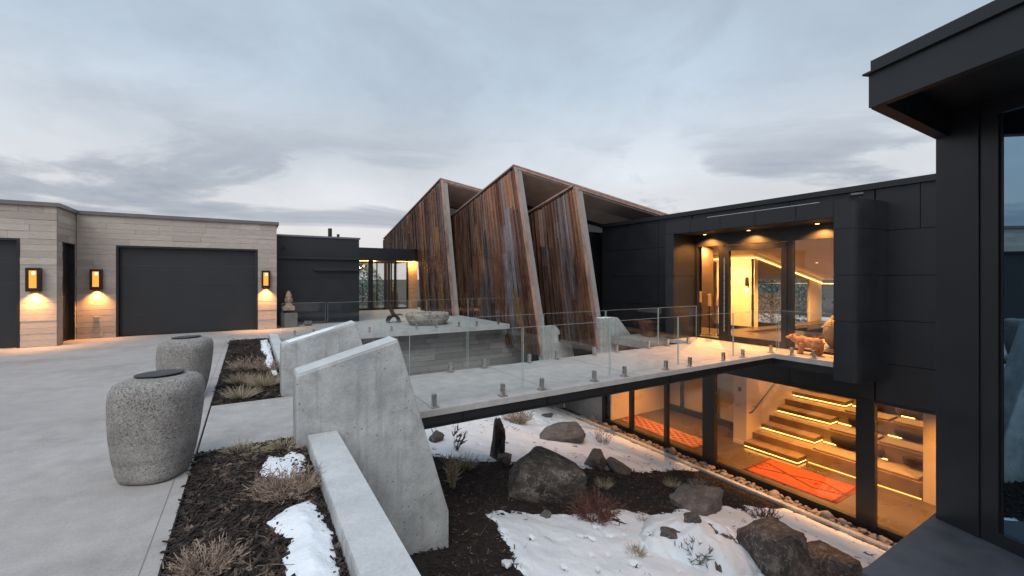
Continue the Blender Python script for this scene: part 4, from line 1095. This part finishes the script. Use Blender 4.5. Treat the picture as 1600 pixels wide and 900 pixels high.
# river stones along the glazing
t = MB().box(10.11, 10.49, -1, 13.4, -3.46, -3.432).build('river_stone_strip', 'earth'); struct(t)
cob = []
for s in range(5):
    mb = MB().ellipsoid((0, 0, 0), (1, 1, 1), n=12, m=8)
    me = bpy.data.meshes.new('cobble')
    me.from_pydata([tuple(Vector(v)*(1+.16*mnoise.noise(Vector(v)*1.3+Vector((s*5, 0, 0))))) for v in mb.v], [], mb.f)
    me.polygons.foreach_set('use_smooth', [True]*len(me.polygons)); me.materials.append(MAT['cobble']); cob.append(me)
y = 2.4; cnt = 0
def put_cobble(x, y, r, z):
    o = bpy.data.objects.new('cobble', random.choice(cob)); COL.objects.link(o); o.parent = t
    o.location = (x, y, z); o.scale = (r*random.uniform(.8, 1.1), r*random.uniform(1, 1.5), r*random.uniform(.6, .85)); o.rotation_euler = (random.uniform(-.3, .3), random.uniform(-.3, .3), random.uniform(0, 6.3))
while y < 12.9:
    for lane in (10.145, 10.23, 10.315, 10.40):
        if cnt > 296: break
        r = random.choice((.034, .04, .048, .055, .065)) if random.random() < .94 else random.uniform(.085, .12)
        put_cobble(lane+random.uniform(-.02, .02), y+random.uniform(-.04, .04), r, -3.432+r*.5+random.uniform(0, .02)); cnt += 1
    y += .132

# ------------------------------------------------------------------ plants
def tuft(name, x, y, z, n, h, spread, mat, label, cat='grass tuft', group=None, width=.004, curve=.5, seed=0, branch=False, up=1.0):
    rn = random.Random(seed+int(x*100)+int(y*37)); mb = MB()
    def blade(p, d, L, w, bend):
        side = d.cross(Vector((rn.gauss(0, 1), rn.gauss(0, 1), .1))).normalized()*w
        pts = []; q = p.copy(); dd = d.copy()
        for k in range(4):
            pts.append((q.copy(), w*(1-k/4.2)))
            dd = (dd+Vector((d.x, d.y, -.35))*bend/3).normalized(); q = q+dd*L/3
        k0 = len(mb.v)
        for pp, ww in pts:
            sv = side.normalized()*ww; mb.v += [tuple(pp-sv), tuple(pp+sv)]
        for k in range(3): mb.f.append((k0+2*k, k0+2*k+1, k0+2*k+3, k0+2*k+2))
        return [a for a, _ in pts], dd
    for i in range(n):
        an = rn.uniform(0, 6.283); rr = spread*math.sqrt(rn.random())*.35
        lean_ = rn.random()**.7*spread/h*1.1
        d = Vector((math.cos(an)*lean_, math.sin(an)*lean_, up)).normalized()
        p = Vector((x+math.cos(an)*rr, y+math.sin(an)*rr, z-.01))
        L = h*rn.uniform(.6, 1.1)
        ps, dd = blade(p, d, L, width, curve)
        if branch:
            for b in range(branch):
                q = ps[rn.choice((1, 2, 3))]+Vector((rn.gauss(0, .004),)*3)
                dv = (dd+Vector((rn.gauss(0, .7), rn.gauss(0, .7), rn.gauss(.3, .5)))).normalized()
                blade(q, dv, L*rn.uniform(.18, .38), width*1.2, .1)
    o_ = Vector((x, y, z)); mb.v = [(v[0], v[1], v[2]) for v in mb.v]
    ob = mb.build(name, mat, loc=(x, y, z))
    return tag(ob, label, cat, group)
GP = 'dry plants in the planters'; GG = 'dry plants in the sunken garden'
tuft('grass_tuft', -.10, 7.72, 0, 320, .20, .26, 'straw', 'dry straw tuft at the left of the rear planter, second from its front', group=GP)
tuft('grass_tuft', -.09, 6.78, 0, 300, .20, .26, 'straw_green', 'greenish dry tuft at the front left of the rear planter', group=GP)
tuft('grass_tuft', .20, 7.32, 0, 380, .24, .28, 'straw', 'fullest straw tuft at the right of the rear planter', group=GP)
tuft('dry_bush', -.07, 8.8, 0, 130, .22, .30, 'brown_twig', 'brown twiggy bush behind the straw tufts in the rear planter', 'bush', GP, .004, .2, branch=4)
tuft('dry_bush', .28, 8.5, 0, 110, .20, .25, 'brown_twig', 'small brown bush near the snow strip in the rear planter', 'bush', GP, .004, .2, branch=4)
tuft('dry_bush', -.16, 10.6, 0, 110, .16, .30, 'dark_twig', 'flat grey bush far back in the rear planter', 'bush', GP, .004, .2, branch=3)
tuft('dry_bush', -.25, 12.2, 0, 90, .16, .28, 'dark_twig', 'dark low bush at the far end of the rear planter', 'bush', GP, .004, .2, branch=3)
tuft('grass_tuft', -.06, 4.66, 0, 330, .13, .24, 'straw_green', 'flattened straw tuft against the walkway edge in the front planter', group=GP, curve=.9)
tuft('grass_tuft', .28, 4.55, 0, 320, .15, .20, 'straw_green', 'straw tuft in the corner by the near slanted wall', group=GP, curve=.8)
tuft('dry_bush', .24, 3.58, 0, 330, .17, .30, 'brown_twig', 'wide tan heather bush between the two snow patches in the front planter', 'bush', GP, .0024, .2, branch=6)
tuft('dry_bush', -.20, 2.86, 0, 200, .13, .20, 'brown_twig', 'tan heather bush at the bottom edge of the photo in the front planter', 'bush', GP, .0024, .2, branch=6)
def pp(a, b): return a, b, pit_h(a, b)
tuft('dry_bush', *pp(2.72, 6.3), 60, .40, .11, 'straw', 'upright tan shrub on the mulch right behind the near slanted wall', 'bush', GG, .007, .15, branch=5)
tuft('grass_tuft', *pp(3.25, 6.95), 300, .28, .26, 'straw_green', 'round olive tuft at the edge of the far snow', group=GG)
tuft('dry_branch', *pp(3.4, 7.8), 9, .42, .25, 'dark_twig', 'bare dark branch sticking up from the far snow', 'branch', GG, .012, .2, branch=6)
tuft('dry_bush', *pp(4.45, 4.98), 200, .34, .42, 'red_twig', 'spreading russet bush in front of the largest boulder', 'bush', GG, .0045, .3, branch=6)
tuft('dry_bush', *pp(6.55, 10.55), 120, .42, .40, 'brown_twig', 'brown bush far back in the snow under the bridge edge', 'bush', GG, .009, .2, branch=5)
tuft('dry_bush', *pp(8.3, 8.9), 40, .40, .26, 'brown_twig', 'thin twiggy plant in the snow right of the flat grey boulder', 'bush', GG, .006, .2, branch=4)
tuft('sage_bush', *pp(4.95, 3.62), 34, .27, .20, 'sage', 'grey green sagebrush in the near snow at the bottom', 'bush', GG, .006, .1, branch=9)
tuft('grass_tuft', *pp(4.25, 3.95), 160, .18, .14, 'straw', 'small straw tuft poking out of the near snow, left of the sagebrush', group=GG)
tuft('grass_tuft', *pp(5.25, 4.72), 90, .16, .16, 'dark_twig', 'dark dry tuft in the middle of the near snow', group=GG)
tuft('grass_tuft', *pp(5.75, 6.15), 150, .22, .2, 'straw', 'straw tuft on the bare mulch right of the largest boulder', group=GG)
tuft('grass_tuft', *pp(7.75, 6.2), 130, .22, .2, 'straw', 'straw tuft on the mulch behind the pointed boulder', group=GG)
tuft('grass_tuft', *pp(8.35, 6.0), 90, .24, .2, 'brown_twig', 'thin brown tuft on the mulch near the kerb', group=GG, branch=2)
tuft('dry_bush', *pp(8.35, 4.6), 120, .24, .30, 'red_twig', 'russet bush beside the pointed boulder, towards the kerb', 'bush', GG, .005, .2, branch=4)
tuft('grass_tuft', *pp(7.6, 3.9), 60, .2, .2, 'dark_twig', 'sparse dark tuft in the warm lit snow near the kerb', group=GG, branch=2)

# ------------------------------------------------------------------ sculpture, furniture and small things outside
def remesh_build(mb, name, mat, parent, voxel, facet=False):
    o = mb.build(name, mat, parent, smooth=not facet)
    md = o.modifiers.new('merge', 'REMESH'); md.mode = 'VOXEL'; md.voxel_size = voxel; md.use_smooth_shade = not facet
    if facet:
        d = o.modifiers.new('facet', 'DECIMATE'); d.ratio = .06
    return o
# carved bear, facing away from the jamb along +Y
t = thing('carved_bear', (9.93, 4.55, .003), 'small carved copper brown bear figure standing on the lit landing', 'sculpture')
b = MB(); x = 9.93; y = 4.55
b.ellipsoid((x, y-.02, .27), (.115, .26, .125)); b.ellipsoid((x, y-.17, .27), (.12, .14, .135)); b.ellipsoid((x, y+.13, .29), (.115, .15, .135))
b.ellipsoid((x, y+.26, .32), (.075, .13, .085), Matrix.Rotation(.25, 3, 'X')); b.ellipsoid((x, y+.35, .365), (.072, .085, .07)); b.ellipsoid((x, y+.435, .355), (.038, .065, .036))
for sx in (-1, 1):
    b.ellipsoid((x+sx*.052, y+.315, .43), (.02, .018, .03))
    for yy, ll in ((.15, 0), (-.19, .0)):
        yo = y+yy+(.035*sx if yy > 0 else -.03*sx)
        b.tube((x+sx*.066, yo, .25), (x+sx*.07, yo+.005, .03), .068, .05, 12); b.ellipsoid((x+sx*.07, yo+.025, .033), (.052, .075, .03))
b.ellipsoid((x, y-.31, .29), (.03, .04, .03))
remesh_build(b, 'body', 'bear', t, .014, True); t.scale = (.9, .9, .9)
# bust on pedestal
bx, by = 1.10, 15.9
t = thing('stone_pedestal', (bx, by, 0), 'square grey stone pedestal in front of the black block', 'pedestal')
MB().prism([(bx-.2, by-.2), (bx+.2, by-.2), (bx+.2, by+.2), (bx-.2, by+.2)], 'z', 0, .46).build('block', 'pedestal', t, bevel=.008)
MB().tube((bx, by, .46), (bx, by, .54), .05).build('pin', 'black_metal', t)
t.rotation_euler = (0, 0, R(20))
t = thing('stone_bust', (bx, by, .54), 'weathered sandstone bust with tall headdress on the grey pedestal', 'sculpture')
b = MB(); z = .54
b.prism([(bx-.17, by-.10), (bx+.17, by-.10), (bx+.17, by+.10), (bx-.17, by+.10)], 'z', z, z+.05)
b.ellipsoid((bx, by, z+.08), (.20, .12, .10)); b.ellipsoid((bx, by, z+.16), (.12, .09, .10)); b.tube((bx, by, z+.1), (bx, by, z+.3), .075, .065, 12)
b.ellipsoid((bx, by-.01, z+.36), (.095, .105, .13)); b.ellipsoid((bx, by-.115, z+.35), (.018, .022, .04)); b.ellipsoid((bx, by-.098, z+.28), (.035, .018, .012))
b.ellipsoid((bx, by-.098, z+.405), (.075, .02, .012))
for s in (-1, 1):
    b.ellipsoid((bx+s*.04, by-.095, z+.375), (.018, .01, .010)); b.ellipsoid((bx+s*.10, by, z+.33), (.02, .03, .08))
b.ellipsoid((bx, by, z+.46), (.105, .11, .05)); b.ellipsoid((bx, by, z+.52), (.085, .09, .06)); b.ellipsoid((bx, by, z+.58), (.06, .065, .06))
remesh_build(b, 'figure', 'bust', t, .012)
# fire bowl
t = thing('stone_fire_bowl', (5.25, 14.3, 0), 'wide low bowl of cracked pale stone on the terrace', 'fire bowl')
b = MB().lathe((5.25, 14.3, .005), [(0, 0), (.50, .0), (.58, .05), (.66, .18), (.70, .30), (.70, .37), (.66, .40), (.56, .395), (.50, .34), (.0, .32)], 40, 1.05, .9, 2.3)
b.v = [(v[0]+.05*mnoise.noise(Vector((v[0]*2.5, v[1]*2.5, v[2]*3))), v[1]+.05*mnoise.noise(Vector((v[1]*2.5, v[0]*2.5, v[2]*3+5))), v[2]) for v in b.v]
b.build('bowl', 'bowl', t, smooth=True)
# leaning metal chair
cx_, cy_ = 4.42, 15.55
t = thing('lounge_chair', (cx_, cy_, 0), 'low dark metal lounge chair with arched base and leaning back beside the bowl', 'chair')
arc = []
for k in range(13):
    a = math.pi*k/12; arc.append((cx_-.22*math.cos(a), .02+.26*math.sin(a)))
inn = [(cx_-.18*math.cos(math.pi*k/12), .005+.215*math.sin(math.pi*k/12)) for k in range(13)]
b = MB()
for k in range(12):
    p = [arc[k], arc[k+1], inn[k+1], inn[k]]; b.prism(p, 'y', cy_-.2, cy_+.2)
b.build('arched_base', 'black_metal', t)
MB().hexa([(cx_-.02, cy_-.2, .27), (cx_+.06, cy_-.2, .27), (cx_+.06, cy_+.2, .27), (cx_-.02, cy_+.2, .27), (cx_-.22, cy_-.19, .70), (cx_-.17, cy_-.19, .70), (cx_-.17, cy_+.19, .70), (cx_-.22, cy_+.19, .70)]).build('backrest', 'rust', t, bevel=.01)
MB().hexa([(cx_-.02, cy_-.2, .27), (cx_+.30, cy_-.2, .26), (cx_+.30, cy_+.2, .30), (cx_-.02, cy_+.2, .27), (cx_-.02, cy_-.2, .26), (cx_+.30, cy_-.2, .28), (cx_+.30, cy_+.2, .28), (cx_-.02, cy_+.2, .30)]).build('seat', 'rust', t)
# rusted planter behind the bridge
t = thing('rusted_planter', (10.05, 8.6, -.08), 'squat rust brown metal planter in the shade behind the bridge', 'planter')
MB().lathe((9.95, 8.75, -.10), [(0, 0), (.17, 0), (.20, .05), (.27, .35), (.30, .42), (.28, .43), (.25, .36), (0, .34)], 20, 1, 1, 3).build('body', 'rust', t)
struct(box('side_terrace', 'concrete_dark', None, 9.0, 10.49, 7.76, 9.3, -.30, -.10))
# security camera on the portal
t = thing('security_camera', (9.5, 3.5, 3.05), 'small black security camera on top of the entrance frame corner', 'camera')
MB().tube((9.46, 3.50, 3.05), (9.46, 3.50, 3.09), .02).build('mount', 'black_metal', t)
MB().tube((9.50, 3.46, 3.11), (9.37, 3.60, 3.09), .035, .04, 10).build('body', 'black_metal', t)

# ------------------------------------------------------------------ things inside, seen through the glass
def candle_holder(x, y, h, r, ch, label, dark=False):
    t = thing('candle_holder', (x, y, 0), label, 'candle holder', 'tall candle holders behind the entrance glass')
    MB().lathe((x, y, 0), [(.085, 0), (.085, .015), (.02, .05)], 14).build('base', 'black_metal', t)
    MB().tube((x, y, .03), (x, y, h), .014 if not dark else .04, None, 8).build('stem', 'black_metal', t)
    MB().lathe((x, y, h), [(.02, 0), (r+.02, .015), (r+.02, .025)], 14).build('dish', 'black_metal', t)
    MB().tube((x, y, h+.025), (x, y, h+.025+ch), r, None, 14).build('candle', 'candle', t)
candle_holder(11.15, 8.15, 1.22, .055, .42, 'tallest dark candle column with thick candle, at the left', True)
candle_holder(11.0, 7.85, .88, .05, .30, 'second dark candle column with shorter candle', True)
candle_holder(11.0, 7.55, .78, .05, .34, 'slender candle stand with thick candle nearest the dark columns')
candle_holder(11.1, 7.38, .80, .035, .18, 'slender candle stand with small candle next to the pivot door')
VX, VY = 11.55, 4.62
t = thing('clay_vase', (VX, VY, 0), 'large patterned clay vase behind the right entrance pane', 'vase')
MB().lathe((VX, VY, 0), [(0, 0), (.20, 0), (.29, .12), (.34, .32), (.315, .50), (.23, .62), (.17, .66), (.19, .72), (.17, .725), (.13, .66)], 28).build('body', 'vase', t, smooth=True)
for k, zz in enumerate((.50, .54, .58)):
    r_ = (.317, .29, .262)[k]; MB().lathe((VX, VY, zz), [(r_, 0), (r_+.006, .008), (r_, .016)], 28).build('band', 'candle', t)
t = thing('wall_sconce', (13.96, 8.5, 1.5), 'small lit sconce on the warm hall wall behind the pivot door', 'wall lamp')
MB().box(13.93, 13.999, 8.20, 8.27, 1.32, 1.62).build('housing', 'bronze', t)
box('lens', 'lamp_hot', t, 13.94, 13.99, 8.21, 8.26, 1.315, 1.319)
lamp('lamp_light', 'SPOT', t, (13.95, 8.235, 1.30), 6, (1, .6, .25), spot_size=R(120), spot_blend=.8, shadow_soft_size=.02)
def figure(x, y, label):
    t = thing('figurine', (x, y, 0), label, 'figurine', 'orange figurines inside the glazed link')
    box('stand', 'timber', t, x-.17, x+.17, y-.15, y+.15, .012, .82)
    b = MB(); b.ellipsoid((x, y, .92), (.17, .12, .10)); b.ellipsoid((x, y, 1.06), (.12, .09, .16)); b.ellipsoid((x, y, 1.27), (.075, .075, .09)); b.ellipsoid((x, y, 1.37), (.04, .04, .04))
    remesh_build(b, 'figure', 'candle', t, .02)
figure(5.42, 23.1, 'small orange seated figurine behind the middle glass of the link')
figure(6.62, 23.1, 'small orange seated figurine beside the timber wall')
# rugs
def rug(name, pts, mat, label, fringe=False):
    c = (Vector(pts[0])+Vector(pts[1])+Vector(pts[2])+Vector(pts[3]))/4
    e = Vector(pts[3])-Vector(pts[0]); w = (Vector(pts[1])-Vector(pts[0])).length; L = e.length
    mb = MB(); nx, ny = 4, 14
    for zz in (0, 1):
        for j in range(ny+1):
            for i in range(nx+1):
                mb.v.append(((i/nx-.5)*w+.004*math.sin(j*2.1+i), (j/ny-.5)*L, .010*zz+(.003*math.sin(i*1.7+j) if zz else 0)))
    k = (nx+1)*(ny+1)
    for j in range(ny):
        for i in range(nx):
            q = j*(nx+1)+i; mb.f.append((k+q, k+q+1, k+q+nx+2, k+q+nx+1))
    o = mb.build(name, mat, smooth=True); o.location = (c.x, c.y, -3.296); o.rotation_euler = (0, 0, math.atan2(e.y, e.x)-math.pi/2)
    o.modifiers.new('thickness', 'SOLIDIFY').thickness = .008
    return tag(o, label, 'rug')
rug('rug', [(10.87, 4.42), (12.12, 4.50), (12.10, 6.50), (10.82, 6.46)], 'rug_zig', 'orange woven rug with dark zigzag lines below the lit stair')
rug('runner_rug', [(10.92, 7.98), (11.74, 7.98), (11.80, 11.0), (10.98, 11.0)], 'rug_runner', 'long red patterned runner rug behind the left lower windows')
# seat cushions and pillows on the bleacher steps
for k in range(4):
    a0 = 12.7+.9*k; zt = -2.94+.36*k
    for j, y0 in enumerate((3.62, 4.72)):
        o = MB().box(a0+.06, a0+.62, y0, y0+1.02, zt+.002, zt+.055).build('seat_cushion', 'cushion', None, bevel=.015)
        tag(o, f'flat tan seat cushion on the {("lowest","second","third","top visible")[k]} bench step, {("nearer the right wall","nearer the stair")[j]}', 'cushion', 'bench step cushions')
def pillow(x, y, z, w, h, rz, label):
    mb = MB().ellipsoid((0, 0, 0), (1, 1, 1), n=20, m=12)
    v2 = []
    for v in mb.v:
        s = lambda q, p: math.copysign(abs(q)**p, q)
        v2.append((v[0]*.10*(1-.3*abs(v[1])**3), s(v[1], .6)*w/2, s(v[2], .6)*h/2))
    mb.v = v2; o = mb.build('throw_pillow', 'pillow', smooth=True); o.location = (x, y, z+h*.46); o.rotation_euler = (0, R(-24), R(rz))
    return tag(o, label, 'pillow', 'throw pillows on the bench steps')
pillow(13.45, 5.30, -2.885, .62, .30, 4, 'long dark pillow on the lowest bench step, left of the thick mullion')
pillow(13.42, 4.62, -2.885, .40, .32, -6, 'striped brown pillow behind the thick mullion on the lowest step')
pillow(13.42, 3.85, -2.885, .50, .30, 3, 'dark pillow on the lowest bench step by the right wall')
pillow(14.35, 5.25, -2.525, .62, .30, 3, 'patterned dark pillow on the second bench step beside the stair')
pillow(14.35, 4.25, -2.525, .60, .28, -3, 'long rust patterned pillow on the second bench step, right of the mullion')
pillow(15.25, 5.1, -2.165, .55, .30, 3, 'dark pillow on the third bench step beside the stair')
pillow(15.25, 4.5, -2.165, .55, .32, 3, 'black pillow on the third bench step, right of the mullion')
pillow(15.25, 3.8, -2.165, .50, .32, 3, 'black pillow on the third bench step by the right wall')

# ------------------------------------------------------------------ trees
def leaf_mesh(name, n, h, r, seed, size, mat, cone=False, z0=.4):
    rn = np.random.default_rng(seed); V = []; Fc = []
    k = 0
    while k < n:
        z = rn.uniform(0, 1); 
        rad = r*((1-z)**.8 if cone else math.sin(math.pi*min(1, .12+z*.86))**.7)
        an = rn.uniform(0, 6.283); rr = rad*math.sqrt(rn.uniform(.05, 1))
        p = Vector((rr*math.cos(an), rr*math.sin(an), z0+z*(h-z0)))
        if mnoise.noise(p*1.6+Vector((seed, 0, 0))) < -.12: continue
        d = Vector(rn.normal(size=3)).normalized(); u = d.orthogonal().normalized()*size*rn.uniform(.6, 1.4); w = d.cross(u).normalized()*size*rn.uniform(.3, .7)
        b = len(V); V += [tuple(p-u), tuple(p+w), tuple(p+u), tuple(p-w)]; Fc.append((b, b+1, b+2, b+3)); k += 1
    me = bpy.data.meshes.new(name); me.from_pydata(V, [], Fc); me.materials.append(MAT[mat]); return me
def trunk_mesh(h, r, seed):
    rn = random.Random(seed); mb = MB(); mb.tube((0, 0, -.3), (0, 0, h*.9), r, r*.25, 8)
    for k in range(14):
        z = h*(.2+.7*k/14); a = rn.uniform(0, 6.28); L = h*.28*(1-k/20)
        mb.tube((0, 0, z), (math.cos(a)*L, math.sin(a)*L, z+L*.5), r*.3, r*.06, 5)
    me = bpy.data.meshes.new('trunk'); me.from_pydata(mb.v, [], mb.f); me.materials.append(MAT['bark']); return me
needles = [leaf_mesh('crown', 5200, 6.5, 2.1, 70+i, .07, 'needle') for i in range(2)]
frosts = [leaf_mesh('frost', 2600, 6.5, 2.15, 80+i, .055, 'frost') for i in range(2)]
trunks = [trunk_mesh(6.2, .12, 60+i) for i in range(2)]
spots = [(15.0, 13.2, 'frosted tree seen through the raked window next to the warm wall'), (18.2, 12.6, 'frosted tree seen through the second raked window'), (21.8, 11.6, 'frosted tree behind the pier at the end of the hall'),
         (23.5, 7.5, 'frosted tree seen through the end window of the hall'), (24.0, 3.6, 'frosted tree behind the clay vase beyond the end window'), (20.0, 15.5, 'frosted tree standing farther back between the hall windows'),
         (3.9, 29.5, 'frosted tree seen through the left pane of the glazed link'), (6.6, 30.5, 'frosted tree seen through the middle pane of the glazed link'), (1.2, 31.0, 'frosted tree behind the black block, glimpsed through the link')]
for i, (x, y, lb) in enumerate(spots):
    t = thing('frosted_tree', (x, y, -2.6 if y < 20 else -3.9), lb, 'tree', 'frosted trees behind the house')
    t.rotation_euler = (0, 0, i*1.3)
    for nm, me in (('trunk', trunks[i % 2]), ('crown', needles[i % 2]), ('frost', frosts[i % 2])):
        o = bpy.data.objects.new(nm, me); COL.objects.link(o); o.parent = t
t = thing('pine_tree', (-11.6, 30.6, -2.05), 'tip of a dark pine showing above the garage roof', 'tree')
o = bpy.data.objects.new('crown', leaf_mesh('crown', 2600, 6.6, 1.3, 5, .09, 'pine', True, 1.0)); COL.objects.link(o); o.parent = t
o = bpy.data.objects.new('trunk', trunk_mesh(6.3, .12, 9)); COL.objects.link(o); o.parent = t
